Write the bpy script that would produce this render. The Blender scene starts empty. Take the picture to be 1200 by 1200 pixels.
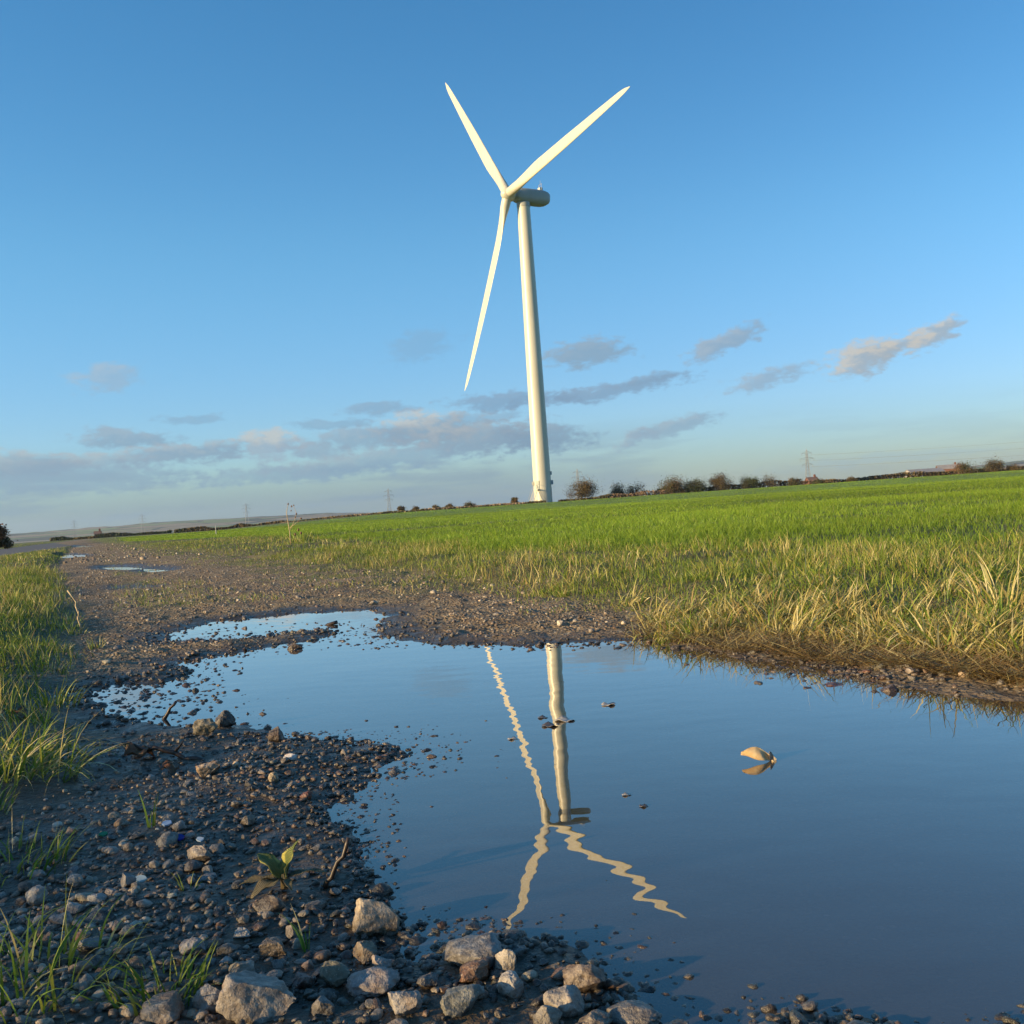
import bpy, bmesh, math, random
import numpy as np
from mathutils import Vector, Matrix, Euler
R = math.radians
rng = np.random.default_rng(7)
random.seed(7)
scene = bpy.context.scene
COL = scene.collection

# ------------------------------------------------------------------ camera
F = 1128.0
ROLL, PITCH, CAMZ = R(3.9), R(-0.17), 0.40
cam_d = bpy.data.cameras.new('camera'); cam = bpy.data.objects.new('camera', cam_d); COL.objects.link(cam)
cam_d.sensor_width = 36; cam_d.lens = 36 * F / 1200; cam_d.clip_start = 0.02; cam_d.clip_end = 30000
cam.matrix_world = Matrix.Translation((0, 0, CAMZ)) @ Matrix.Rotation(R(90) + PITCH, 4, 'X') @ Matrix.Rotation(-ROLL, 4, 'Z')
scene.camera = cam
_c, _s, _cp, _sp = math.cos(ROLL), math.sin(ROLL), math.cos(PITCH), math.sin(PITCH)
FW = np.array([0, _cp, _sp]); _UP = np.array([0, -_sp, _cp]); _RT = np.array([1., 0, 0])
RT = _c * _RT - _s * _UP; UP = _s * _RT + _c * _UP

def ray(px, py):
    return FW + RT * (px - 600) / F - UP * (py - 600) / F
def gp(px, py, z=0.0):                      # point of the photograph -> point on the level z
    v = ray(px, py); t = (z - CAMZ) / v[2]
    return np.array([v[0] * t, v[1] * t])
def at(px, py, Y):                          # point at depth Y metres ahead
    v = ray(px, py); t = Y / v[1]
    return Vector((v[0] * t, Y, CAMZ + v[2] * t))
def hz(px):                                  # horizon row at a column
    return 596.66 - (px - 600) * math.tan(ROLL)

# ------------------------------------------------------------------ noise
def _h(ix, iy, s):
    n = (ix.astype(np.int64) * 374761393 + iy.astype(np.int64) * 668265263 + s * 974711) & 0xffffffff
    n = ((n ^ (n >> 13)) * 1274126177) & 0xffffffff
    return ((n ^ (n >> 16)) & 0xffff) / 65535.0
def vnoise(x, y, s=0):
    ix = np.floor(x); iy = np.floor(y); fx = x - ix; fy = y - iy
    fx = fx * fx * (3 - 2 * fx); fy = fy * fy * (3 - 2 * fy)
    a = _h(ix, iy, s); b = _h(ix + 1, iy, s); c = _h(ix, iy + 1, s); d = _h(ix + 1, iy + 1, s)
    return (a * (1 - fx) + b * fx) * (1 - fy) + (c * (1 - fx) + d * fx) * fy
def fbm(x, y, s=0, o=4):
    r = 0; a = .5; t = 0
    for k in range(o):
        r = r + a * vnoise(x * 2 ** k + 13.7 * k, y * 2 ** k - 7.1 * k, s + k); t += a; a *= .5
    return r / t - .5                        # -.5 .. .5
def sstep(x, a, b):
    t = np.clip((x - a) / (b - a), 0, 1); return t * t * (3 - 2 * t)
def sd(X, Y, poly):                          # signed distance, positive inside
    X = np.asarray(X, float); Y = np.asarray(Y, float)
    shp = X.shape; X = X.ravel(); Y = Y.ravel()
    d2 = np.full(X.shape, 1e18); ins = np.zeros(X.shape, bool)
    n = len(poly)
    for i in range(n):
        ax, ay = poly[i]; bx, by = poly[(i + 1) % n]
        ex, ey = bx - ax, by - ay
        t = np.clip(((X - ax) * ex + (Y - ay) * ey) / (ex * ex + ey * ey + 1e-12), 0, 1)
        d2 = np.minimum(d2, (X - ax - t * ex) ** 2 + (Y - ay - t * ey) ** 2)
        if ay != by:
            c = ((ay > Y) != (by > Y)) & (X < (bx - ax) * (Y - ay) / (by - ay) + ax)
            ins ^= c
    d = np.sqrt(d2)
    return np.where(ins, d, -d).reshape(shp)

# ------------------------------------------------------------------ plan of the place (metres)
PUD = [gp(*p) for p in [(195, 744), (250, 728), (300, 723), (345, 719), (440, 715), (456, 722), (442, 734), (447, 747),
       (470, 752), (560, 757), (640, 756), (700, 755), (760, 752), (830, 765), (900, 776), (960, 784), (1010, 799), (1080, 807),
       (1200, 822), (1330, 842)]] + [(1.9, 1.45), (1.75, .9), (1.2, .66)] + [gp(*p) for p in
       [(1290, 1215), (1190, 1196), (1120, 1209), (1030, 1206), (960, 1182), (890, 1176), (850, 1200),
        (790, 1196), (745, 1168), (700, 1128), (640, 1112), (560, 1098), (500, 1088),
       (455, 1070), (424, 1035), (402, 1000), (396, 960), (412, 928), (470, 900), (512, 884), (480, 873), (420, 868), (350, 862),
       (305, 853), (270, 838), (200, 852), (120, 838), (98, 815), (130, 801), (195, 800), (226, 790), (214, 776), (280, 766),
       (340, 756), (392, 743), (380, 737), (300, 747), (250, 751), (205, 753)]]
def ell(cx, cy, hw, hh, n=14):
    return [gp(cx + hw * math.cos(t) , cy + hh * math.sin(t) - hw * math.cos(t) * .0) for t in [2 * math.pi * k / n for k in range(n)]]
FARP = [ell(83, 652, 22, 2.6), ell(143, 666, 32, 3.), ell(182, 668.5, 20, 3.2), ell(152, 690, 17, 2.2), ell(95, 640.6, 14, 1.0)]
TRK = [gp(*p) for p in [(88, 641), (78, 655), (72, 668), (80, 685), (88, 705), (105, 730), (100, 760), (98, 780), (70, 810), (62, 850),
       (82, 880), (100, 905), (85, 950), (40, 975), (0, 1010), (-90, 1080)]] + [(-.62, .3), (-.5, -1.2), (.6, -4), (8, -22), (12, -22), (4.6, -4), (2.6, -.5), (2.0, .6), (1.75, 1.35)] + \
      [gp(*p) for p in [(1330, 815), (1200, 792), (1090, 780), (1000, 762), (900, 752), (800, 745), (740, 728), (660, 712), (600, 700), (540, 690), (470, 676),
       (400, 668), (320, 661), (220, 650), (165, 643), (136, 638)]] + [(-55., 125.), (-130, 300), (-134, 300), (-62, 130)]
CRP = [gp(*p) for p in [(1420, 690), (1200, 668), (1000, 662), (800, 662), (640, 662), (560, 656), (480, 648), (400, 640), (300, 632), (200, 636), (150, 636.5)]] + \
      [(-66, 160), (-64, 200), (-20, 222), (40, 228), (150, 226), (420, 222), (420, -120), (60, -90), (22, -20), (7, 0), (3.6, 2.8)]
ROADL = [(-10.2, 14.), (-13.8, 26), (-25, 55), (-52, 118), (-130, 298), (-134.5, 298), (-57, 118), (-30, 55), (-19.0, 26), (-15.6, 14), (-9, -6), (0, -30), (5, -30), (-4.5, -6)]
TD = np.array([-.41, .912])                  # direction of the track

def terrain(X, Y):
    X = np.asarray(X, float); Y = np.asarray(Y, float)
    dc = np.hypot(X, Y)
    near = np.exp(-np.maximum(dc - 2, 0) / 6)
    t = sd(X, Y, TRK); p = sd(X, Y, PUD)
    for q in FARP: p = np.maximum(p, sd(X, Y, q))
    n1 = fbm(X * 9, Y * 9, 3, 4); n2 = fbm(X * 1.1, Y * 1.1, 9, 3)
    z = np.where(p > 0, -.040 * (1 - np.exp(-p / .14)), .024 * (1 - np.exp(p / .22)))
    fade = np.clip(1 - p / .5, .25, 1)
    z = z + n1 * .022 * fade + np.where(p < 0, np.clip(n2, -.3, .5) * .02 * sstep(-p, .1, 1), 0)
    # cart ruts and stony crown further along the track
    z = z + np.where((t > 0) & (p < 0), .016 * fbm(X * 24, Y * 24, 23, 3) * sstep(-p, 0, .2) * sstep(dc, 2.2, 3.2) * (1 - sstep(dc, 8, 14)), 0)
    z = z + np.where(t > 0, .018 * sstep(dc, 4, 9) * (.6 + fbm(X * .5, Y * .5, 21, 3)), 0)
    v = sstep(-t, -.02, .45) * (p < -.02)
    z = z + v * (.035 + .05 * fbm(X * 2.3, Y * 2.3, 31, 4) + .03)
    # unseen rough grass bank left and behind, added to shade the foreground
    bank = np.exp(-((X + 3.2 + .25 * Y) / 1.1) ** 2) * sstep(1.5 - Y, 0, 1.8) * sstep(Y, -7, -4)
    z = z + .385 * bank
    # the land lifts gently to a bund at the far side of the field
    lat = (X - (-.41 / .912) * Y)
    z = z + 1.35 * sstep(Y, 150, 234) * sstep(lat, 8, 70) * sstep(X, -60, -20) + .9 * sstep(Y, 190, 225) * sstep(X, -75, -45) * sstep(lat, 15, 40) * (1 - sstep(X, -60, -20))
    z = z + sstep(dc, 18, 80) * .10 * fbm(X * .03, Y * .03, 41, 3)
    # ditch along the road
    r = sd(X, Y, ROADL)
    z = np.where(r > -.5, z * (1 - sstep(r, -.5, 0)) + .05 * sstep(r, -.5, 0), z)
    return z

# ------------------------------------------------------------------ materials
class NT:
    def __init__(s, name, world=False):
        if world:
            s.id = bpy.data.worlds.new(name)
        else:
            s.id = bpy.data.materials.new(name)
        s.id.use_nodes = True; s.t = s.id.node_tree
        for n in list(s.t.nodes): s.t.nodes.remove(n)
    def n(s, typ, **k):
        nd = s.t.nodes.new(typ)
        for a, b in k.items():
            if a == 'i':
                for key, v in b.items():
                    if isinstance(v, bpy.types.NodeSocket): s.t.links.new(v, nd.inputs[key])
                    else: nd.inputs[key].default_value = v
            else: setattr(nd, a, b)
        return nd
    def m(s, op, a, b=None, c=None, clamp=False):
        nd = s.t.nodes.new('ShaderNodeMath'); nd.operation = op; nd.use_clamp = clamp
        for k, v in enumerate((a, b, c)):
            if v is None: continue
            if isinstance(v, bpy.types.NodeSocket): s.t.links.new(v, nd.inputs[k])
            else: nd.inputs[k].default_value = v
        return nd.outputs[0]
    def mix(s, f, a, b, bt='MIX'):
        nd = s.t.nodes.new('ShaderNodeMix'); nd.data_type = 'RGBA'; nd.blend_type = bt
        for k, v in ((0, f), (6, a), (7, b)):
            if isinstance(v, bpy.types.NodeSocket): s.t.links.new(v, nd.inputs[k])
            else: nd.inputs[k].default_value = v if k == 0 else (*v[:3], 1)
        return nd.outputs[2]
    def noise(s, vec, scale, detail=4, rough=.55, out=0):
        nd = s.n('ShaderNodeTexNoise', i={'Scale': scale, 'Detail': detail, 'Roughness': rough})
        if vec is not None: s.t.links.new(vec, nd.inputs['Vector'])
        return nd.outputs[out]
    def mr(s, v, a, b, c=0., d=1.):
        return s.n('ShaderNodeMapRange', interpolation_type='SMOOTHSTEP', i={0: v, 1: a, 2: b, 3: c, 4: d}).outputs[0]
    def attr(s, name, out='Fac'):
        return s.n('ShaderNodeAttribute', attribute_name=name).outputs[out]
    def bump(s, h, dist, strength=1.0, normal=None):
        nd = s.n('ShaderNodeBump', i={'Height': h, 'Distance': dist, 'Strength': strength})
        if normal is not None: s.t.links.new(normal, nd.inputs['Normal'])
        return nd.outputs[0]
    def out(s, sh, vol=None):
        o = s.t.nodes.new('ShaderNodeOutputMaterial')
        if sh is not None: s.t.links.new(sh, o.inputs[0])
        if vol is not None: s.t.links.new(vol, o.inputs[1])
        return s.id
    def bsdf(s, col, rough=.6, normal=None, **k):
        nd = s.n('ShaderNodeBsdfPrincipled')
        for key, v in {'Base Color': col, 'Roughness': rough, **k}.items():
            if isinstance(v, bpy.types.NodeSocket): s.t.links.new(v, nd.inputs[key])
            else: nd.inputs[key].default_value = (*v[:3], 1) if isinstance(v, (tuple, list)) and len(v) >= 3 else v
        if normal is not None: s.t.links.new(normal, nd.inputs['Normal'])
        return nd.outputs[0]

def simple(name, col, rough=.6, var=.15, scale=3., **k):
    t = NT(name); tc = t.n('ShaderNodeTexCoord').outputs['Object']
    f = t.noise(tc, scale, 5)
    c = t.mix(t.mr(f, .3, .7), [x * (1 - var) for x in col], [min(1, x * (1 + var)) for x in col])
    return t.out(t.bsdf(c, rough, **k))

def earth_material():
    t = NT('earth')
    geo = t.n('ShaderNodeNewGeometry').outputs['Position']
    wet = t.attr('wet'); gr = t.attr('grassy'); cr = t.attr('crop'); moss = t.attr('moss')
    n1 = t.noise(geo, 1.3, 6); n2 = t.noise(geo, 22, 5); n3 = t.noise(geo, 140, 3)
    v = t.n('ShaderNodeTexVoronoi', feature='F1', i={'Scale': 75., 'Vector': geo})
    v2 = t.n('ShaderNodeTexVoronoi', feature='F1', i={'Scale': 31., 'Vector': geo})
    dirt = t.mix(t.mr(n1, .35, .65), (.20, .140, .075), (.33, .24, .135))
    dirt = t.mix(t.mr(n2, .3, .75), dirt, (.13, .085, .048))
    hs = t.n('ShaderNodeSeparateColor', i={0: v.outputs['Color']})
    st = t.mix(hs.outputs[0], (.09, .075, .06), (.50, .41, .28))
    fs = t.m('MULTIPLY', t.mr(v.outputs['Distance'], .45, .3), t.mr(hs.outputs[1], .45, .6))
    track = t.mix(fs, dirt, st)
    hs2 = t.n('ShaderNodeSeparateColor', i={0: v2.outputs['Color']})
    fs2 = t.m('MULTIPLY', t.mr(v2.outputs['Distance'], .38, .25), t.mr(hs2.outputs[1], .72, .8))
    track = t.mix(fs2, track, (.34, .29, .21))
    mo = t.mix(n2, (.09, .10, .025), (.17, .15, .05))
    track = t.mix(t.m('MULTIPLY', moss, t.mr(n1, .38, .55)), track, mo)
    track = t.mix(wet, track, t.mix(.86, track, (.016, .012, .009), 'MIX'))
    verge = t.mix(t.mr(n2, .3, .7), (.06, .065, .02), (.15, .13, .05))
    crop = t.mix(t.mr(n2, .3, .7), (.055, .075, .02), (.09, .10, .03))
    crop = t.mix(t.attr('sward'), crop, (.12, .20, .025)); verge = t.mix(t.m('MULTIPLY', t.attr('sward'), .6), verge, (.13, .16, .045)); c = t.mix(gr, track, verge); c = t.mix(cr, c, crop)
    rough = t.m('SUBTRACT', .92, t.m('MULTIPLY', t.m('MULTIPLY', wet, t.m('SUBTRACT', 1., gr)), t.mr(n2, .35, .7, .35, .72)))
    hgt = t.m('ADD', t.m('MULTIPLY', n3, .5), t.m('ADD', t.m('MULTIPLY', t.m('MULTIPLY', v.outputs['Distance'], t.m('SUBTRACT', 1., wet)), -.8), t.m('ADD', t.m('MULTIPLY', n2, 1.0), t.m('MULTIPLY', t.noise(geo, 55, 4), .8))))
    nrm = t.bump(t.m('MULTIPLY', hgt, t.m('SUBTRACT', 1., t.m('MULTIPLY', wet, .6))), .016)
    return t.out(t.bsdf(c, rough, nrm, **{'Specular IOR Level': .45}))

def leaf_material(name='grass_blades', transl=.35, rough=.5):
    t = NT(name); c = t.attr('col', 'Color')
    a = t.bsdf(c, rough, **{'Specular IOR Level': .35})
    b = t.n('ShaderNodeBsdfTranslucent', i={0: t.mix(.35, c, (.5, .6, .05), 'MULTIPLY')}).outputs[0]
    b = t.n('ShaderNodeBsdfTranslucent', i={0: c}).outputs[0]
    return t.out(t.n('ShaderNodeMixShader', i={0: transl, 1: a, 2: b}).outputs[0])

def stone_material(name, objcol=True):
    t = NT(name)
    if objcol: c = t.n('ShaderNodeObjectInfo').outputs['Color']
    else: c = t.attr('col', 'Color')
    tc = t.n('ShaderNodeNewGeometry').outputs['Position']
    f = t.noise(tc, 90, 6, .65); g = t.noise(tc, 28, 4); sp = t.noise(tc, 420, 2)
    c2 = t.mix(t.mr(f, .35, .68), t.mix(1., c, (.55, .52, .50), 'MULTIPLY'), t.mix(.30, c, (.62, .55, .45)))
    c2 = t.mix(t.m('MULTIPLY', t.mr(g, .52, .68), .6), c2, t.mix(1., c, (.75, .5, .33), 'MULTIPLY'))
    c2 = t.mix(t.m('MULTIPLY', t.mr(sp, .62, .72), .5), c2, (.6, .55, .47))
    h = t.m('ADD', t.m('MULTIPLY', f, 1.), t.m('MULTIPLY', sp, .25))
    # wet low down where it stands in mud or water
    z = t.n('ShaderNodeSeparateXYZ', i={0: tc}).outputs[2]
    dryn = t.mr(t.m('ADD', z, t.m('MULTIPLY', g, .03)), .018, .042)
    c2 = t.mix(dryn, t.mix(1., c2, (.38, .36, .34), 'MULTIPLY'), t.mix(1., c2, (.86, .85, .84), 'MULTIPLY'))
    return t.out(t.bsdf(c2, t.m('ADD', .26, t.m('MULTIPLY', dryn, .36)), t.bump(h, .0042), **{'Specular IOR Level': .5}))

def water_material(k=1.):
    t = NT('puddle_water_surface')
    pos = t.n('ShaderNodeNewGeometry').outputs['Position']
    mp = t.n('ShaderNodeMapping', i={'Vector': pos, 'Scale': (.55, 1., 1.), 'Rotation': (0, 0, R(12))}).outputs[0]
    a = t.noise(mp, 19, 1, .3); b = t.noise(mp, 4.6, 2, .45); md = t.mr(t.noise(pos, 1.6, 2), .3, .7, .55, 1.35)
    h = t.m('MULTIPLY', md, t.m('ADD', t.m('MULTIPLY', a, .00030 * k), t.m('MULTIPLY', b, .00052 * k)))
    nrm = t.bump(h, 1.0)
    fr = t.n('ShaderNodeFresnel', i={'IOR': 1.7, 'Normal': nrm}).outputs[0]
    fr = t.m('MULTIPLY', fr, 1.42, clamp=True)
    gl = t.n('ShaderNodeBsdfGlossy', i={'Roughness': 0.0, 'Normal': nrm, 'Color': (1, .97, .93, 1)}).outputs[0]
    murk = t.n('ShaderNodeBsdfDiffuse', i={'Color': (.125, .103, .080, 1)}).outputs[0]
    tr = t.n('ShaderNodeBsdfTransparent', i={'Color': (.62, .58, .50, 1)}).outputs[0]
    body = t.n('ShaderNodeMixShader', i={0: .45, 1: tr, 2: murk}).outputs[0]
    return t.out(t.n('ShaderNodeMixShader', i={0: fr, 1: body, 2: gl}).outputs[0])

M_EARTH = earth_material(); M_BLADE = leaf_material(); M_WATER = water_material(); M_CALM = water_material(.12)
M_STONE = stone_material('stone'); M_GRAVEL = stone_material('gravel_stones', False)
M_BUSH = leaf_material('bush_leaves', .2, .7)

# ------------------------------------------------------------------ object helpers
def mesh_np(name, V, Fq, mat, smooth=True, cols=None, attrs=None, corner=None):
    """V (n,3); Fq list of (m,k) index arrays"""
    me = bpy.data.meshes.new(name)
    V = np.asarray(V, np.float32); me.vertices.add(len(V)); me.vertices.foreach_set('co', V.ravel())
    tot = sum(f.size for f in Fq); nf = sum(len(f) for f in Fq)
    me.loops.add(tot); me.polygons.add(nf)
    me.loops.foreach_set('vertex_index', np.concatenate([f.ravel() for f in Fq]).astype(np.int32))
    sizes = np.concatenate([np.full(len(f), f.shape[1]) for f in Fq])
    starts = np.concatenate([[0], np.cumsum(sizes)[:-1]])
    me.polygons.foreach_set('loop_start', starts.astype(np.int32))
    me.polygons.foreach_set('use_smooth', np.full(nf, smooth))
    me.update(calc_edges=True)
    if cols is not None:
        a = me.color_attributes.new('col', 'FLOAT_COLOR', 'POINT')
        a.data.foreach_set('color', np.hstack([cols, np.ones((len(cols), 1))]).astype(np.float32).ravel())
    for k, v in (attrs or {}).items():
        a = me.attributes.new(k, 'FLOAT', 'POINT'); a.data.foreach_set('value', v.astype(np.float32))
    if mat: me.materials.append(mat)
    return me
def link(name, me, parent=None, loc=None, rot=None, scale=None):
    o = bpy.data.objects.new(name, me); COL.objects.link(o)
    if parent: o.parent = parent
    if loc is not None: o.location = loc
    if rot is not None: o.rotation_euler = rot
    if scale is not None: o.scale = scale
    return o
def tag(o, label, cat, group=None, kind=None):
    if label: o['label'] = label
    if cat: o['category'] = cat
    if group: o['group'] = group
    if kind: o['kind'] = kind
    return o
def struct(o): o['kind'] = 'structure'; return o
def empty(name, loc, label, cat, group=None, rz=0):
    o = bpy.data.objects.new(name, None); COL.objects.link(o); o.location = loc; o.rotation_euler = (0, 0, rz); o.empty_display_size = .1
    return tag(o, label, cat, group)
class MB:
    def __init__(s): s.v = []; s.f = []; s.c = []
    def add(s, vs, fs, col=None):
        b = len(s.v); s.v += [tuple(v) for v in vs]; s.f += [tuple(i + b for i in f) for f in fs]
        if col is not None: s.c += [col] * len(vs)
    def box(s, c, d, rz=0, col=None):
        M = Matrix.Rotation(rz, 3, 'Z'); vs = []
        for z in (-1, 1):
            for x, y in ((-1, -1), (1, -1), (1, 1), (-1, 1)):
                vs.append(Vector(c) + M @ Vector((x * d[0] / 2, y * d[1] / 2, z * d[2] / 2)))
        s.add(vs, [(3, 2, 1, 0), (4, 5, 6, 7), (0, 1, 5, 4), (1, 2, 6, 5), (2, 3, 7, 6), (3, 0, 4, 7)], col)
    def tube(s, pts, rad, n=8, col=None, cap=True):
        pts = [Vector(p) for p in pts]; rad = rad if isinstance(rad, (list, tuple)) else [rad] * len(pts)
        rings = []; ref = None
        for i, p in enumerate(pts):
            d = (pts[min(i + 1, len(pts) - 1)] - pts[max(i - 1, 0)]).normalized()
            if ref is None: ref = Vector((1, 0, 0)) if abs(d.x) < .8 else Vector((0, 1, 0))
            u = (ref - d * ref.dot(d)).normalized(); w = d.cross(u); ref = u
            rings.append([p + (u * math.cos(2 * math.pi * k / n) + w * math.sin(2 * math.pi * k / n)) * rad[i] for k in range(n)])
        vs = [v for r in rings for v in r]; fs = []
        for i in range(len(rings) - 1):
            for k in range(n):
                a = i * n + k; b = i * n + (k + 1) % n; fs.append((a, b, b + n, a + n))
        if cap: fs.append(tuple(range(n))[::-1]); fs.append(tuple(range(len(vs) - n, len(vs))))
        s.add(vs, fs, col)
    def loft(s, rings, cap=True, col=None):
        n = len(rings[0]); vs = [v for r in rings for v in r]; fs = []
        for i in range(len(rings) - 1):
            for k in range(n):
                a = i * n + k; b = i * n + (k + 1) % n; fs.append((a, b, b + n, a + n))
        if cap: fs.append(tuple(range(n))[::-1]); fs.append(tuple(range(len(vs) - n, len(vs))))
        s.add(vs, fs, col)
    def mesh(s, name, mat, smooth=False, angle=None):
        me = bpy.data.meshes.new(name); me.from_pydata(s.v, [], s.f); me.update()
        bm = bmesh.new(); bm.from_mesh(me); bmesh.ops.recalc_face_normals(bm, faces=bm.faces)
        if angle:
            for e in bm.edges:
                if len(e.link_faces) == 2 and e.calc_face_angle(0) > angle: e.smooth = False
        bm.to_mesh(me); bm.free()
        if s.c:
            a = me.color_attributes.new('col', 'FLOAT_COLOR', 'POINT')
            a.data.foreach_set('color', np.array([(*c[:3], 1) for c in s.c], np.float32).ravel())
        if mat: me.materials.append(mat)
        me.polygons.foreach_set('use_smooth', [smooth] * len(me.polygons))
        return me
    def build(s, name, mat, parent=None, smooth=False, angle=None, **k):
        return link(name, s.mesh(name, mat, smooth, angle), parent, **k)

# ------------------------------------------------------------------ ground sheet
def build_ground():
    cy = -0.6
    rs = [0.0]; r = .05
    while r < 7200:
        rs.append(r)
        r += .0085 if r < 2.6 else (max(.0085, (r - 2.6) * .012 + .0085) if r < 40 else r * .035)
    rs = np.array(rs[1:])
    ang = np.concatenate([np.arange(-44, 44, .16), np.arange(44, 316, 2.0)])
    th = np.radians(ang); na = len(th); nr = len(rs)
    X = rs[:, None] * np.sin(th)[None, :]; Y = cy + rs[:, None] * np.cos(th)[None, :]
    Z = np.zeros_like(X)
    Z[:] = terrain(X, Y)
    V = np.stack([X.ravel(), Y.ravel(), Z.ravel()], 1)
    V = np.vstack([V, [[0, cy, float(terrain(np.array([0.]), np.array([cy]))[0])]]])
    i = np.arange(nr - 1)[:, None] * na; j = np.arange(na)[None, :]; j2 = (j + 1) % na
    Q = np.stack([i + j, i + na + j, i + na + j2, i + j2], -1).reshape(-1, 4)[:, ::-1]
    T = np.stack([np.full(na, len(V) - 1), np.arange(na), (np.arange(na) + 1) % na], 1)[:, ::-1]
    t = sd(V[:, 0], V[:, 1], TRK); p = sd(V[:, 0], V[:, 1], PUD); c = sd(V[:, 0], V[:, 1], CRP); rd = sd(V[:, 0], V[:, 1], ROADL)
    pf = p.copy()
    for q in FARP: pf = np.maximum(pf, sd(V[:, 0], V[:, 1], q))
    n = fbm(V[:, 0] * 3, V[:, 1] * 3, 5, 4)
    wet = sstep(pf + n * .2, -.24, -.02) * .9
    dc = np.hypot(V[:, 0], V[:, 1])
    wet = np.maximum(wet, (1 - sstep(dc + n * .8, 1.6, 2.6)) * .8 * (V[:, 0] < .8))
    wet = np.clip(wet + np.where(V[:, 2] < .004, 1, 0) * .6, 0, 1)
    wet = wet * np.where(V[:, 0] > .15 * V[:, 1], .55, 1)
    gr = sstep(-t + n * .5, -.05, .25); cr = sstep(c + n * .5, -.1, .4)
    # moss and short turf creeping onto the right side of the track
    moss = sstep(.9 - t + n, .1, .7) * sstep(V[:, 1], 3.6, 5.5) * (V[:, 0] > -.45 * V[:, 1] + .3)
    A = dict(wet=wet, grassy=gr, crop=cr, moss=moss, sward=sstep(dc, 18, 60))
    def part(name, fq, ft, mat, ):
        idx = np.unique(np.concatenate([fq.ravel(), ft.ravel()])) if len(ft) else np.unique(fq)
        mp = np.full(len(V), -1); mp[idx] = np.arange(len(idx))
        fl = [mp[fq]] + ([mp[ft]] if len(ft) else [])
        me = mesh_np(name, V[idx], fl, mat, True, attrs={k: v[idx] for k, v in A.items()})
        return struct(link(name, me))
    fc = lambda a: a[Q].mean(1)
    zt, zc, zr = fc(t) > 0, fc(c) > 0, (fc(rd) > 0) & (fc(t) <= 0)
    asp = NT('asphalt'); tc = asp.n('ShaderNodeNewGeometry').outputs['Position']
    M_ASP = asp.out(asp.bsdf(asp.mix(asp.noise(tc, .8, 6), (.075, .075, .078), (.13, .125, .12)), .85, asp.bump(asp.noise(tc, 90, 3), .004)))
    E0 = np.zeros((0, 3), int)
    part('track', Q[zt & ~zr], T, M_EARTH)
    part('field', Q[zc & ~zt & ~zr], E0, M_EARTH)
    part('road', Q[zr], E0, M_ASP)
    part('ground', Q[~zt & ~zc & ~zr], E0, M_EARTH)
build_ground()

def H1(x, y): return float(terrain(np.array([x]), np.array([y]))[0])

# puddles: level water, the ground rises through it
def puddle(poly, name, ex=.18, mat=None, zw=0.):
    P = np.array(poly); 
    sub = []
    c = P.mean(0)
    V = []; 
    x0, y0 = P.min(0) - ex; x1, y1 = P.max(0) + ex
    st = max((x1 - x0), (y1 - y0)) / 60
    xs = np.arange(x0, x1 + st, st); ys = np.arange(y0, y1 + st, st)
    GX, GY = np.meshgrid(xs, ys); keep = sd(GX, GY, poly) > -ex - st
    V = np.stack([GX.ravel(), GY.ravel(), np.full(GX.size, zw)], 1)
    nx = len(xs); i = np.arange(len(ys) - 1)[:, None] * nx; j = np.arange(nx - 1)[None, :]
    Q = np.stack([i + j, i + j + 1, i + nx + j + 1, i + nx + j], -1).reshape(-1, 4)
    k = keep.ravel()[Q].all(1); Q = Q[k]
    idx = np.unique(Q); mp = np.full(len(V), -1); mp[idx] = np.arange(len(idx))
    struct(link(name, mesh_np(name, V[idx], [mp[Q]], mat or M_WATER, True)))
puddle(PUD, 'puddle_water')
for i_, q in enumerate(FARP): puddle(q, 'puddle_water', .3, M_CALM, -.002 * (i_ % 3))

# ------------------------------------------------------------------ grass blades
class Blades:
    def __init__(s): s.V = []; s.Q = []; s.C = []; s.n = 0
    def add(s, root, h, w, az, lean, bend, nseg, c0, c1, twist=None):
        N = len(root)
        if N == 0: return
        tt = np.linspace(0, 1, nseg + 1)
        dirx, diry = np.cos(az), np.sin(az)
        if twist is None: twist = rng.uniform(0, np.pi, N)
        sx, sy = np.cos(twist), np.sin(twist)
        pos = root.copy(); V = np.zeros((N, nseg + 1, 2, 3)); C = np.zeros((N, nseg + 1, 2, 3))
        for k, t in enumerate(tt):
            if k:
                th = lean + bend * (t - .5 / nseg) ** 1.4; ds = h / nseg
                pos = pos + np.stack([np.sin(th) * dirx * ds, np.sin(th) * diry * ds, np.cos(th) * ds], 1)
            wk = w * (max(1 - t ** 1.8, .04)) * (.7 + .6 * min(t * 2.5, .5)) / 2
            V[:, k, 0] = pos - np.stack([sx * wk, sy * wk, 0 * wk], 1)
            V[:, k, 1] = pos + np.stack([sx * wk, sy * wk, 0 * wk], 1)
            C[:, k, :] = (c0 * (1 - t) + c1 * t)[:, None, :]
        base = s.n + np.arange(N)[:, None] * (nseg + 1) * 2
        k = np.arange(nseg)[None, :] * 2
        Q = np.stack([base + k, base + k + 1, base + k + 3, base + k + 2], -1).reshape(-1, 4)
        s.V.append(V.reshape(-1, 3)); s.C.append(C.reshape(-1, 3)); s.Q.append(Q); s.n += N * (nseg + 1) * 2
    def build(s, name, mat=None):
        V = np.vstack(s.V)
        return link(name, mesh_np(name, V, [np.vstack(s.Q)], mat or M_BLADE, True, cols=np.clip(np.vstack(s.C), 0, 1)))

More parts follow.
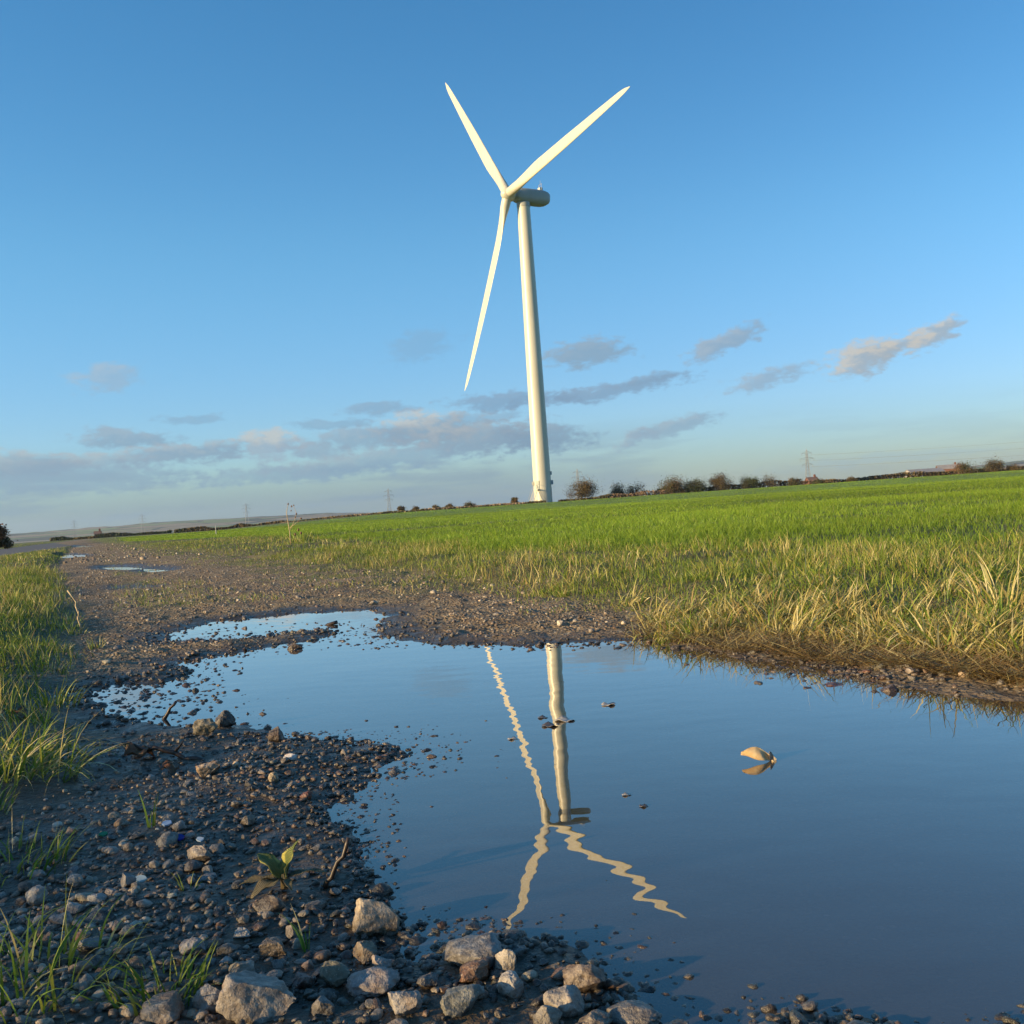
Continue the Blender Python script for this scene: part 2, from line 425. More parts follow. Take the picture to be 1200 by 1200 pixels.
def scatter(n, ymin, ymax, half=.60, extra=.8, power=1.0, left=None, right=None):
    """random ground points in the wedge ahead, area-uniform in y between ymin and ymax"""
    u = rng.uniform(0, 1, n); y = np.sqrt(ymin ** 2 + u * (ymax ** 2 - ymin ** 2)) if power == 1 else ymin * (ymax / ymin) ** u
    x = rng.uniform(-1, 1, n) * (y * half + extra)
    return x, y
def pick(N, pals, wts):
    k = rng.choice(len(pals), N, p=np.array(wts) / sum(wts)); P = np.array(pals)
    c = P[k] * rng.uniform(.75, 1.3, (N, 1)); return c
GREEN = [(.14, .21, .024), (.20, .27, .035), (.085, .15, .02), (.28, .30, .05)]
STRAW = [(.50, .42, .16), (.38, .31, .10), (.60, .53, .27), (.28, .20, .08)]

# crop: young wheat, one stuff object
def crop():
    B = Blades()
    bands = [(2.6, 9, 3600, .8, 3), (9, 20, 1250, 1.15, 2), (20, 55, 170, 2.6, 2), (55, 120, 30, 8., 1), (120, 236, 14., 15., 1)]
    for (a, b, dens, wmul, ns) in bands:
        area = (b * b - a * a) * .60 + (b - a) * 1.6
        n = int(dens * area); x, y = scatter(n, a, b)
        # drilled rows show faintly
        c = sd(x, y, CRP) + fbm(x * 1.5, y * 1.5, 77, 3) * .8
        k = c > rng.uniform(-.15, .35, n); x, y = x[k], y[k]; n = len(x)
        dn = fbm(x * .35, y * .35, 55, 3)
        k = rng.uniform(0, 1, n) < .75 + dn * 1.6; x, y, dn = x[k], y[k], dn[k]; n = len(x)
        z = terrain(x, y)
        pat = fbm(x * .08, y * .08, 90, 3)
        c0 = pick(n, [(.105, .18, .014), (.14, .22, .018), (.085, .15, .014)], [2, 2, 1]) 
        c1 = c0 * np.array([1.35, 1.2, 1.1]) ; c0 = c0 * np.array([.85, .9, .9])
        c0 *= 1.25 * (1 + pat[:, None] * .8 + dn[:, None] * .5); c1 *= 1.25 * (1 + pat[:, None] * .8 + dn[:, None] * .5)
        yel = rng.uniform(0, 1, n) < .05; c1[yel] = (.33, .30, .08)
        h = rng.uniform(.038, .088, n) * (1 + dn * .7)
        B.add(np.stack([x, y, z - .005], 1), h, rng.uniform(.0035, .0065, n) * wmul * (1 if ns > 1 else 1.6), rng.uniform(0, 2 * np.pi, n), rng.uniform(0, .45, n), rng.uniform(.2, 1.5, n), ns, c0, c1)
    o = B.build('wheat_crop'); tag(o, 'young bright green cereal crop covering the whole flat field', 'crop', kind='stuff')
crop()

def tuft_blades(B, cx, cy, n, hgt, spread, wid, green=.6, leanmax=1.0, segs=5, side=None, dark=1.):
    a = rng.uniform(0, 2 * np.pi, n); rr = spread * np.sqrt(rng.uniform(0, 1, n)) * .5
    x = cx + np.cos(a) * rr; y = cy + np.sin(a) * rr; z = terrain(x, y) - .004
    isg = rng.uniform(0, 1, n) < green
    c0 = np.where(isg[:, None], pick(n, GREEN, [1, 1, 1, .6]), pick(n, STRAW, [1, 1, 1, .5])) * dark
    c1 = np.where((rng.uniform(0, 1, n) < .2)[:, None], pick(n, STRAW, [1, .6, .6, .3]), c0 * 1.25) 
    az = a + rng.normal(0, .6, n)
    if side is not None: az = np.where(rng.uniform(0, 1, n) < .6, side + rng.normal(0, .5, n), az)
    B.add(np.stack([x, y, z], 1), hgt * rng.uniform(.45, 1.1, n), wid * rng.uniform(.6, 1.2, n), az,
          rng.uniform(.05, leanmax * .55, n), rng.uniform(.2, leanmax * 1.5, n), segs, c0 * .9, c1)

def verge():
    B = Blades()
    # ---- short filler over every grassy piece of land
    for (a, b, dens, ns, wm) in [(.6, 4.2, 3600, 3, .9), (4.2, 11, 1700, 2, 1.15), (11, 30, 170, 2, 2.6), (30, 90, 9, 1, 8), (90, 260, 1.2, 1, 18)]:
        area = (b * b - a * a) * .60 + (b - a) * 1.6
        n = int(dens * area); x, y = scatter(n, a, b)
        t = sd(x, y, TRK); c = sd(x, y, CRP); r = sd(x, y, ROADL)
        nz = fbm(x * 2.2, y * 2.2, 61, 3)
        k = ((-t + nz * .25 > rng.uniform(0, .22, n)) | ((t < .45 + nz * 2.6) & (y > 3.4) & (x > -.42 * y) & (sd(x, y, PUD) < -.5) & (rng.uniform(0, 1, n) < .35))) & (c < .25) & (r < -.1); x, y, nz, t = x[k], y[k], nz[k], t[k]; n = len(x)
        z = terrain(x, y)
        dry = np.clip(.06 + nz * 1.5 + .08 * (x > -.2 * y), 0.05, .85)
        isg = rng.uniform(0, 1, n) > dry
        c0 = np.where(isg[:, None], pick(n, GREEN, [1, 1, 1, .8]), pick(n, STRAW, [1, 1, .8, .6]))
        h = rng.uniform(.02, .065, n) * (1 + nz * 2.2) * np.where(t > -.05, .5, 1.) * np.where(x > -.4 * y + .6, 1.1, 1.1)
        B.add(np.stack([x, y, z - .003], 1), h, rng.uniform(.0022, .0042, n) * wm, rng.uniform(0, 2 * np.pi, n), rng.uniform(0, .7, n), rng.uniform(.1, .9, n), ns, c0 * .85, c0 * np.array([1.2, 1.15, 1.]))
    # ---- tussocks on the right bank and beyond
    n = 900; x, y = scatter(n, 1.7, 15, .6, .5, 0)
    t = sd(x, y, TRK); c = sd(x, y, CRP)
    k = (t < -.05) & (c < .15) & (x > -.36 * y); x, y = x[k], y[k]
    for i in range(len(x)):
        d = y[i]; f = max(1., d / 3.5)
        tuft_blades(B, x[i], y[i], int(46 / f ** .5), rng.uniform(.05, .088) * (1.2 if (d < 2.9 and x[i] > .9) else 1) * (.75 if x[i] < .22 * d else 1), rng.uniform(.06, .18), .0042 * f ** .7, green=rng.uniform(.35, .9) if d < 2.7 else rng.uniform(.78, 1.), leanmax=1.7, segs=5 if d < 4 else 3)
    # dry overhanging fringe at the water's right edge
    for i in range(150):
        px = rng.uniform(760, 1290); py = 742 + max(0, (px - 900)) * .12 + rng.uniform(-12, 12)
        q = gp(px, py)
        if vnoise(np.array([px * .013]), np.array([3.3]), 4)[0] < .33: continue
        tuft_blades(B, q[0], q[1], 44, rng.uniform(.07, .13), .10, .0044, green=rng.uniform(.1, .5), leanmax=2.1, side=-1.57 + rng.normal(0, .7))
    # flattened dead thatch along the right bank
    n = 11000; px = rng.uniform(740, 1330, n); dy_ = rng.exponential(12, n); q = np.array([gp(a, 747 + max(0, a - 880) * .115 + 6 - b_, .03) for a, b_ in zip(px, dy_)]); x, y = q[:, 0], q[:, 1]
    k = (sd(x, y, PUD) < -.03) & (y < 6); x, y = x[k], y[k]; n = len(x); c0 = pick(n, [(.34, .26, .11), (.24, .16, .07), (.15, .10, .05), (.42, .36, .17)], [1.5, 1.2, 1, .8])
    B.add(np.stack([x, y, terrain(x, y) + rng.uniform(0, .012, n)], 1), rng.uniform(.03, .10, n), rng.uniform(.002, .004, n), rng.uniform(0, 2 * np.pi, n), rng.uniform(1.0, 1.6, n), rng.uniform(-.1, .5, n), 3, c0, c0)
    for (px, py, L) in [(740, 712, .10), (790, 728, .12), (835, 740, .13), (870, 728, .12), (930, 748, .15), (985, 738, .13), (1030, 752, .14), (1130, 770, .16), (1165, 760, .17), (1210, 775, .17), (1060, 742, .14), (960, 716, .11), (660, 694, .09), (905, 700, .10), (1110, 722, .13)]:
        q = gp(px, py, .02); tuft_blades(B, q[0], q[1], 85, L, .11, .0052, green=.22, leanmax=2.6, segs=6, side=rng.choice([-1.57, -2.6, -.4]) + rng.normal(0, .3))
    # ---- left verge tussocks
    n = 700; x, y = scatter(n, .8, 18, .62, .4, 0)
    t = sd(x, y, TRK); r = sd(x, y, ROADL); k = (t < -.03) & (x < -.42 * y) & (r < -.2); x, y = x[k], y[k]
    for i in range(len(x)):
        d = y[i]; f = max(1., d / 3.)
        tuft_blades(B, x[i], y[i], int(34 / f ** .5), rng.uniform(.035, .078), rng.uniform(.05, .12), .0032 * f ** .8, green=rng.uniform(.5, .95), leanmax=1.2, segs=4 if d < 4 else 3)
    # ---- rough tall grass on the added bank, out of view, for its shadow
    n = 2600; x = rng.uniform(-5, -1.5, n); y = rng.uniform(-4.5, 1.0, n)
    k = (np.abs(x + 3.2 + .25 * y) < 1.5) & (x < -.62 * y - .75); x, y = x[k], y[k]
    for i in range(len(x)): tuft_blades(B, x[i], y[i], 9, rng.uniform(.15, .3), .15, .008, green=.5, leanmax=.9, segs=3)
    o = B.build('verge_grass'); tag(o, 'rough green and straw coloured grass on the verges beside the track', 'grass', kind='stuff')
verge()

# individual tufts one can point at
def tuft_obj(px, py, n, h, spread, wid, green, lean, label, group=None, name='grass_tuft', side=None):
    q = gp(px, py, .01); B = Blades(); tuft_blades(B, q[0], q[1], n, h, spread, wid, green, lean, 6, side)
    o = B.build(name)
    z = H1(*q); me = o.data; me.transform(Matrix.Translation((-q[0], -q[1], -z))); o.location = (q[0], q[1], z)
    return tag(o, label, 'grass tuft', group)
tuft_obj(30, 925, 150, .13, .16, .0038, .65, 1.9, 'large arching grass tuft at the left edge beside the bare dark mud', side=0)
tuft_obj(190, 1168, 70, .045, .08, .0030, .95, 1.0, 'bright green grass tuft among the stones low in the bottom left')
tuft_obj(30, 1170, 130, .075, .16, .0028, .95, 1.4, 'dim green grass tuft in the very bottom left corner')
tuft_obj(178, 978, 5, .055, .01, .0032, .8, .3, 'tiny sprig of two pale grass blades upright in dark mud', name='grass_sprig')
tuft_obj(222, 1050, 7, .035, .02, .0022, .9, .9, 'small wispy green sprig beside the blue glass shard', name='grass_sprig')
tuft_obj(362, 1110, 5, .045, .012, .0024, .9, .5, 'thin green sprig just left of the big pale lit stone', name='grass_sprig')
tuft_obj(15, 1025, 90, .06, .13, .0028, .9, 1.2, 'low green tuft at the left edge above the round pale stone')
tuft_obj(112, 762, 26, .05, .06, .0034, .6, 1.2, 'small half dry tuft growing on the gravel at the left of the puddle')
tuft_obj(62, 828, 60, .08, .11, .0034, .9, 1.0, 'green tuft at the track edge left of the shallow stony water')
tuft_obj(1085, 768, 90, .15, .08, .006, .2, 2.0, 'pale straw coloured tussock fanning over the mud on the right bank', side=3.4)
tuft_obj(890, 742, 100, .14, .10, .005, .3, 2.1, 'bleached tussock bent left over the far right water edge', side=2.9)
tuft_obj(354, 641, 60, .24, .35, .016, .95, .8, 'dark leafy clump at the foot of the tall seedhead stalk')
tuft_obj(1180, 745, 90, .17, .14, .005, .3, 1.2, 'tall dry tussock at the right edge of the picture')

# ------------------------------------------------------------------ stones
def ico(sub):
    bm = bmesh.new(); bmesh.ops.create_icosphere(bm, subdivisions=sub, radius=1)
    V = np.array([v.co[:] for v in bm.verts]); Fc = np.array([[v.index for v in f.verts] for f in bm.faces]); bm.free(); return V, Fc
ICO = {k: ico(k) for k in (1, 2, 3, 4, 5)}
def rock_shape(seed, sub, ang=.5, planes=16):
    r = np.random.default_rng(seed); V, Fc = ICO[sub]; V = V.copy()
    for k in range(planes):
        n = r.normal(size=3); n /= np.linalg.norm(n); d = r.uniform(.50, .88) if ang > .3 else r.uniform(.78, .95)
        e = V @ n - d; m = e > 0; V[m] -= np.outer(e[m], n) * min(1, .7 + ang * .4)
    s = seed * 3.1
    nz = fbm(V[:, 0] * 1.7 + s, V[:, 1] * 1.7 + V[:, 2] * 1.3, seed, 3) + fbm(V[:, 2] * 1.7 - s, V[:, 0] * 1.9, seed + 5, 3)
    V *= (1 + nz * .22)[:, None]
    if sub >= 4:
        n2 = fbm(V[:, 0] * 6 + s, V[:, 1] * 6 + V[:, 2] * 4, seed + 9, 5) + fbm(V[:, 2] * 7 + s, V[:, 0] * 6, seed + 2, 5)
        V *= (1 + n2 * .11)[:, None]
    return V, Fc
def rock_mesh(seed, sub, ang, mat):
    V, Fc = rock_shape(seed, sub, ang); me = mesh_np('stone', V, [Fc], mat, True)
    return me
ROCKS = [rock_mesh(100 + k, 3, .25 + .75 * (k % 4) / 3, M_STONE) for k in range(12)]

PLACED = []
def stone(px, py, wpx, hpx, col, label, seed, ang=.6, rz=0, name='stone', sink=.35, group=None, dep=1.0, tilt=(0, 0)):
    base = gp(px, py + hpx * .30, .012); d = math.hypot(*base); w = wpx * base[1] / F * .9; h = hpx * base[1] / F * .92
    me = rock_mesh(seed, 5, ang, M_STONE)
    V = np.empty(len(me.vertices) * 3); me.vertices.foreach_get('co', V); V = V.reshape(-1, 3)
    ext = V.max(0) - V.min(0)
    sx = w / ext[0]; sy = w * .8 * dep / ext[1]; sz = h * 1.1 / ext[2]
    me.transform(Matrix.Diagonal((sx, sy, sz, 1)))
    z = max(H1(*base), -.015)
    o = link(name, me, None, (base[0], base[1] + w * .15, z + h * (.5 - sink * .5)), (tilt[0], tilt[1], rz)); o.color = (*col, 1)
    PLACED.append((base[0], base[1] + w * .15, w * .5))
    return tag(o, label, 'stone', group)
GREY = (.26, .25, .24); PALE = (.50, .46, .40); TAN = (.42, .33, .23); BRN = (.22, .12, .07); DRK = (.06, .055, .05); GRN = (.17, .18, .14); WHT = (.75, .74, .70); RED = (.28, .10, .06)
SL = [
 (298, 1180, 104, 58, (.36, .31, .26), 'largest pale grey stone at the bottom edge, flat topped', .8),
 (435, 1066, 64, 50, (.50, .41, .29), 'big pale tan stone lit by the sun at the water edge', .5),
 (548, 1112, 92, 34, (.27, .26, .25), 'long flat grey stone lying half in the water', .4),
 (556, 1136, 52, 24, (.26, .12, .045), 'rust brown stone tucked under the long flat grey stone', .7),
 (592, 1124, 36, 36, (.42, .38, .32), 'rounded pale stone at the right end of the long flat stone', .5),
 (688, 1134, 58, 40, (.24, .18, .14), 'brown grey angular stone at the near water edge', .9),
 (664, 1166, 54, 36, (.42, .38, .34), 'light grey rounded stone at the bottom centre below the brown angular one', .4),
 (742, 1176, 76, 26, (.34, .32, .30), 'low wet stone half awash at the near shore', .3),
 (598, 1152, 36, 32, (.50, .47, .43), 'whitish egg shaped stone in the bottom centre gravel', .3),
 (538, 1172, 62, 30, (.20, .22, .20), 'greenish grey flat stone at the bottom centre', .6),
 (474, 1180, 48, 32, (.36, .34, .32), 'mottled pale grey stone with a rough face at the bottom', .8),
 (436, 1152, 72, 28, (.36, .34, .34), 'smooth elongated light grey stone below the lit tan stone', .3),
 (394, 1142, 42, 32, (.19, .21, .16), 'mossy green grey stone left of the smooth elongated one', .6),
 (427, 1112, 34, 28, (.34, .25, .15), 'angular tan brown stone leaning against its neighbours', 1.),
 (447, 1130, 30, 28, (.42, .34, .30), 'small pinkish five sided stone under the angular tan one', .9),
 (42, 1056, 28, 26, (.44, .43, .40), 'round pale grey stone alone near the left edge', .3),
 (192, 1188, 58, 30, (.33, .28, .22), 'tan grey rounded stone at the bottom left of the largest stone', .4),
 (246, 1172, 44, 34, (.35, .34, .34), 'grey white angular stone against the left of the largest stone', .8),
 (232, 1002, 38, 20, (.32, .28, .24), 'flat grey brown stone just right of the blue glass shard', .7),
 (241, 905, 34, 22, (.38, .29, .20), 'tan stone in the middle of the dark left shore', .5),
 (240, 852, 32, 24, (.22, .19, .11), 'olive brown block shaped stone on the left spit', .9),
 (262, 842, 26, 22, (.055, .045, .04), 'dark pointed stone beside the olive brown block', .9),
 (322, 860, 22, 24, (.10, .075, .065), 'dark upright stone on the tip of the left spit', .8),
 (341, 891, 18, 8, (.8, .8, .78), 'small bright white flat chip on the left shore', .8),
 (150, 1040, 20, 22, (.30, .29, .29), 'squarish grey stone left of the clear glass shard', .8),
 (85, 1072, 26, 16, (.28, .28, .28), 'bluish grey pebble right of the round pale stone', .4),
 (72, 1090, 32, 20, (.26, .27, .28), 'flat bluish grey stone below the round pale stone', .5),
 (113, 1064, 26, 14, (.30, .31, .31), 'smooth grey pebble in the left foreground gravel', .3),
 (88, 1036, 26, 14, (.36, .35, .31), 'low pale pebble near the left verge', .4),
 (283, 1096, 22, 16, (.70, .70, .68), 'small white chip in the gravel below the leafy weed', .9),
 (340, 1090, 16, 18, (.34, .30, .27), 'small upright pinkish grey pebble under the leafy weed', .4),
 (318, 1112, 42, 26, (.26, .20, .14), 'brown blocky stone in the left foreground gravel', .8),
 (228, 1116, 38, 20, (.32, .32, .33), 'light grey triangular stone above the bright green tuft', .9),
 (285, 1140, 34, 22, (.28, .28, .24), 'grey green stone above the largest stone', .6),
 (356, 1150, 28, 20, (.15, .07, .06), 'dark red stone near the bottom left of centre', .6),
 (210, 975, 18, 14, (.34, .32, .30), 'round grey pebble of a touching pair in the mud', .2),
 (198, 968, 18, 16, (.36, .33, .30), 'upper pebble of a touching pair in the mud', .3),
 (320, 912, 14, 14, (.50, .38, .22), 'golden rounded pebble on the left shore', .2),
 (358, 928, 16, 12, (.34, .10, .04), 'orange red pebble on the left shore near the open water', .4),
 (290, 962, 20, 14, (.24, .18, .12), 'brown pebble in shallow mud on the left shore', .4),
 (1042, 797, 26, 20, (.16, .09, .06), 'dark brown stone standing in the water by the right bank', .7),
 (978, 792, 32, 14, (.30, .10, .06), 'reddish stone half under water by the right bank', .5),
 (947, 796, 18, 12, (.20, .13, .11), 'small brown stone in the water left of the reddish one', .6),
 (923, 783, 13, 10, (.62, .55, .44), 'pale square chip at the right water edge', 1.),
 (1130, 790, 14, 9, (.55, .40, .25), 'tan pebble on the mud of the right bank', .3),
 (1070, 786, 20, 8, (.42, .35, .28), 'flat pale stone on the mud under the right bank grass', .5),
 (993, 764, 10, 7, (.75, .70, .62), 'small white pebble on the mud under the right tussocks', .4),
 (657, 733, 9, 8, (.75, .68, .55), 'tiny white stone on the far gravel above the reflected tower', .6),
 (437, 706, 14, 6, (.66, .55, .38), 'pale sunlit stone on the gravel beyond the upper arm of the puddle', .7),
 (345, 752, 20, 14, (.16, .11, .08), 'brown stone standing at the tip of the gravel strip in the puddle', .7),
 (285, 806, 15, 9, (.10, .055, .04), 'dark brown stone standing alone in the calm left water', .7),
 (334, 810, 13, 10, (.09, .06, .04), 'small dark stone breaking the water surface, right of its neighbour', .7),
 (254, 803, 10, 10, (.05, .04, .035), 'small blackish stone in the left water', .8),
 (470, 908, 20, 8, (.30, .20, .12), 'low brown stone at the outer tip of the left shore', .5),
 (505, 877, 14, 6, (.28, .18, .10), 'small tan stone in the water off the left shore tip', .5),
 (936, 1190, 16, 22, (.05, .05, .055), 'small black stone poking out of the foam at the bottom edge', .7),
 (1010, 1200, 60, 16, (.22, .21, .20), 'low wet stone awash at the bottom right of the black one', .3),
 (1160, 1200, 46, 20, (.20, .19, .18), 'low dark stone at the bottom right corner', .3),
 (900, 1194, 44, 16, (.26, .25, .24), 'low wet stone awash left of the small black stone', .3),
 (700, 1190, 50, 24, (.33, .27, .2), 'brown pitted stone at the bottom edge right of centre', .8),
 (640, 1192, 40, 26, (.28, .25, .2), 'golden brown stone at the bottom edge of the picture', .7),
 (790, 1196, 60, 22, (.07, .07, .07), 'dark wet stone at the bottom edge in the water', .6),
 (104, 1118, 30, 18, (.24, .24, .25), 'dull grey stone among the left foreground gravel', .5),
 (150, 1100, 24, 14, (.34, .30, .24), 'flat buff pebble among the left foreground gravel', .4),
 (378, 1180, 34, 26, (.20, .19, .18), 'dark grey stone touching the right of the largest stone', .6),
 (500, 1150, 30, 20, (.12, .11, .11), 'dark slate coloured stone in the bottom centre gravel', .8),
]
for i, (a, b, w, h, c, l, an) in enumerate(SL):
    stone(a, b, w, h, c, l, 300 + i, an, rz=rng.uniform(-.5, .5))

# smaller stones one can still pick out: copies, grouped by look and place
PAL = [('dark wet', (.055, .047, .040)), ('grey', (.30, .285, .265)), ('brown', (.27, .15, .085)), ('pale', (.55, .49, .40)), ('dark wet', (.10, .082, .066))]
def zone_name(px, py):
    if py < 840 and px < 520: return 'in the shallow water and gravel left of the puddle', 'pebbles by the left shallows'
    if py < 840: return 'on the mud below the right bank', 'pebbles below the right bank'
    if py < 1000: return 'on the dark muddy left shore', 'pebbles on the dark left shore'
    return 'in the foreground gravel', 'pebbles in the foreground gravel'
cnt = 0; tries = 0
NP = 232
while cnt < NP and tries < 40000:
    tries += 1
    u = rng.uniform()
    if u < .62: px, py = rng.uniform(20, 760), rng.uniform(985, 1205); s = rng.uniform(11, 17) + rng.exponential(5)
    elif u < .88: px, py = rng.uniform(100, 520), rng.uniform(840, 1000); s = rng.uniform(8, 16)
    elif u < .96: px, py = rng.uniform(120, 470), rng.uniform(755, 845); s = rng.uniform(7, 14)
    else: px, py = rng.uniform(880, 1190), rng.uniform(775, 805); s = rng.uniform(6, 13)
    q = gp(px, py, .01); w = s * q[1] / F
    if sd(np.array([q[0]]), np.array([q[1]]), PUD)[0] > .05: continue
    if sd(np.array([q[0]]), np.array([q[1]]), TRK)[0] < 0: continue
    if any((q[0] - a) ** 2 + (q[1] - b) ** 2 < (r + w * .42) ** 2 for a, b, r in PLACED): continue
    PLACED.append((q[0], q[1], w * .45)); cnt += 1
    cn, c = PAL[rng.choice(5, p=[.22, .28, .18, .14, .18])]
    o = link('pebble', ROCKS[rng.integers(12)]); z = max(H1(*q), -.012)
    hh = w * rng.uniform(.22, .36)
    o.scale = (w * .55, w * rng.uniform(.35, .5), hh); o.location = (q[0], q[1], z + hh * .25)
    o.rotation_euler = (rng.uniform(-.3, .3), rng.uniform(-.3, .3), rng.uniform(0, 6.28)); k = rng.uniform(.8, 1.2); o.color = (c[0] * k, c[1] * k * rng.uniform(.93, 1.05), c[2] * k * rng.uniform(.85, 1.05), 1)
    zn, gn = zone_name(px, py)
    tag(o, f'{cn} pebble {zn}', 'pebble', f'{cn} {gn}')

def gravel():
    VV = []; FF = []; CC = []; nv = 0
    def batch(x, y, s, sub, nproto, sinkf=.25, pal=None):
        nonlocal nv
        N = len(x); z = np.maximum(terrain(x, y), -.0005 - s * .22); kind = rng.integers(0, nproto, N)
        rz = rng.uniform(0, 2 * np.pi, N); sx = s * rng.uniform(.42, .62, N); sy = s * rng.uniform(.32, .55, N); sz = s * rng.uniform(.22, .42, N)
        wetc = (sd(x, y, PUD) > -.22)
        c = np.where(wetc[:, None], pick(N, [(.05, .042, .036), (.11, .088, .066), (.22, .12, .07), (.40, .34, .27), (.13, .13, .09), (.26, .24, .22)], [3, 2.6, 1.6, 1.1, 1., 1.3]),
                     pick(N, [(.11, .085, .06), (.24, .19, .14), (.50, .41, .29), (.20, .13, .08), (.66, .58, .45), (.30, .28, .25)], [3, 2.5, 1.8, 1.3, 1., 1.4]))
        for k in range(nproto):
            m = kind == k
            if not m.any(): continue
            P, Fc = rock_shape(500 + k + sub * 50, sub, .8, 9)
            n = m.sum(); X = P[None, :, 0] * sx[m, None]; Y = P[None, :, 1] * sy[m, None]; Z = P[None, :, 2] * sz[m, None]
            tl = rng.uniform(-.4, .4, n)[:, None]; Z2 = Z + X * tl
            cr, sr = np.cos(rz[m])[:, None], np.sin(rz[m])[:, None]
            Q = np.stack([X * cr - Y * sr + x[m, None], X * sr + Y * cr + y[m, None], Z2 + (z[m] + sz[m] * sinkf)[:, None]], -1)
            VV.append(Q.reshape(-1, 3)); FF.append((np.arange(n)[:, None, None] * len(P) + Fc[None] + nv).reshape(-1, 3)); CC.append(np.repeat(c[m], len(P), 0)); nv += n * len(P)
    def flt(x, y, s, water=.03, chk=False):
        t = sd(x, y, TRK); p = sd(x, y, PUD)
        for q in FARP: p = np.maximum(p, sd(x, y, q))
        k = (t + fbm(x * 3, y * 3, 8, 2) * .4 > rng.uniform(-.25, .15, len(x))) & (p < (water + rng.exponential(.035, len(x))) * np.where((x > .12) & (y < 1.2), .25, 1)) & (sd(x, y, ROADL) < 0)
        x, y, s = x[k], y[k], s[k]
        if chk:
            P = np.array(PLACED); ok = np.ones(len(x), bool)
            for a, b, r in P: ok &= (x - a) ** 2 + (y - b) ** 2 > (r * .8) ** 2
            x, y, s = x[ok], y[ok], s[ok]
        return x, y, s
    # foreground
    n = 44000; x = rng.uniform(-1.1, .75, n); y = rng.uniform(.45, 1.85, n); s = .0026 + rng.exponential(.0034, n) + .003 * (y < 1.0) * rng.uniform(0, 1, n); s = np.minimum(s, .019)
    mud = fbm(x * 2.4, y * 2.4, 14, 3); k = rng.uniform(0, 1, n) < np.clip(.62 + mud * 2.2 - .35 * (y > 1.0) + .25 * (y < .95), .08, 1); x, y, s = x[k], y[k], s[k]
    batch(*flt(x, y, s, .03, True), 2, 8)
    n = 5200; x = rng.uniform(-1.0, .6, n); y = rng.uniform(.5, 1.5, n); s = rng.uniform(.006, .0135, n); mud = fbm(x * 2.4, y * 2.4, 14, 3)
    k = rng.uniform(0, 1, n) < np.clip(.5 + mud * 2 - .5 * (y > 1.15) + .2 * (y < .95), .05, 1); batch(*flt(x[k], y[k], s[k], .0, True), 2, 10, .05)
    # stones breaking the surface of the shallows
    X = []; 
    for (cx, cy_, rx, ry, m_, s0) in [(170, 815, 95, 34, 420, .012), (230, 775, 60, 30, 150, .011), (300, 745, 150, 20, 260, .014), (420, 745, 60, 18, 90, .012), (250, 810, 60, 25, 22, .014), (470, 895, 60, 18, 90, .009), (425, 990, 50, 90, 330, .006), (560, 1100, 130, 24, 130, .008), (720, 1165, 70, 30, 50, .008), (640, 757, 240, 5, 120, .011), (1000, 795, 140, 12, 90, .010), (1050, 785, 160, 14, 420, .008), (900, 765, 120, 10, 200, .007)]:
        for q in range(m_):
            a_ = rng.uniform(0, 6.283); g_ = rng.uniform(0, 1) ** .7; p_ = gp(cx + math.cos(a_) * rx * g_, cy_ + math.sin(a_) * ry * g_); X.append((p_[0], p_[1], s0 * rng.uniform(.5, 1.5) + rng.exponential(s0 * .3)))
    X = np.array(X); k = (sd(X[:, 0], X[:, 1], PUD) > -.1) | (X[:, 0] > .3); X = X[k]
    batch(X[:, 0], X[:, 1], X[:, 2], 2, 8, .25)
    n = 12000; x = rng.uniform(-2.6, 1.6, n); y = rng.uniform(1.6, 3.6, n); s = np.minimum(.004 + rng.exponential(.0045, n), .024)
    k = np.abs(x) < y * .62 + .3; batch(*flt(x[k], y[k], s[k]), 1, 8)
    n = 26000; y = 3.4 * (14 / 3.4) ** rng.uniform(0, 1, n); x = -.41 / .912 * y + rng.uniform(-1.6, 4.2, n); s = np.minimum(.0045 + rng.exponential(.006, n), .04)
    batch(*flt(x, y, s), 1, 4, .05)
    n = 3500; y = 14 * (60 / 14) ** rng.uniform(0, 1, n); x = -.41 / .912 * y + rng.uniform(-3, 3, n); s = .02 + rng.exponential(.015, n)
    batch(*flt(x, y, s), 1, 4)
    o = link('gravel', mesh_np('gravel', np.vstack(VV), [np.vstack(FF)], M_GRAVEL, True, cols=np.vstack(CC)))
    tag(o, 'countless small wet and dusty stones strewn along the track', 'gravel', kind='stuff')
gravel()

# ------------------------------------------------------------------ small finds on the shore
def glass_shard(px, py, wpx, col, label, rough=.08):
    q = gp(px, py, .012); w = wpx * q[1] / F; t = NT('sea_glass'); m = t.out(t.bsdf(col, rough, **{'Transmission Weight': .35, 'IOR': 1.5}))
    b = MB(); n = 7; a0 = rng.uniform(0, 6); rr = [w * .5 * rng.uniform(.75, 1.1) for _ in range(n)]
    lo = [(math.cos(a0 + 6.283 * k / n) * rr[k], math.sin(a0 + 6.283 * k / n) * rr[k] * .8, 0) for k in range(n)]
    b.loft([[(x * .92, y * .92, 0) for x, y, z in lo], [(x, y, w * .06) for x, y, z in lo], [(x * .9, y * .9, w * .15) for x, y, z in lo]])
    o = b.build('glass_shard', m, None, True, R(40), loc=(q[0], q[1], max(H1(*q), 0) + .004), rot=(R(22), R(6), 0)); tag(o, label, 'glass shard')
glass_shard(211, 990, 15, (.01, .02, .28), 'cobalt blue glass shard lying in the dark gravel')
glass_shard(166, 1039, 17, (.6, .75, .75), 'clear glass shard lying below left of the blue one')
glass_shard(122, 987, 11, (.02, .22, .11), 'green glass shard lying in the mud on the left')
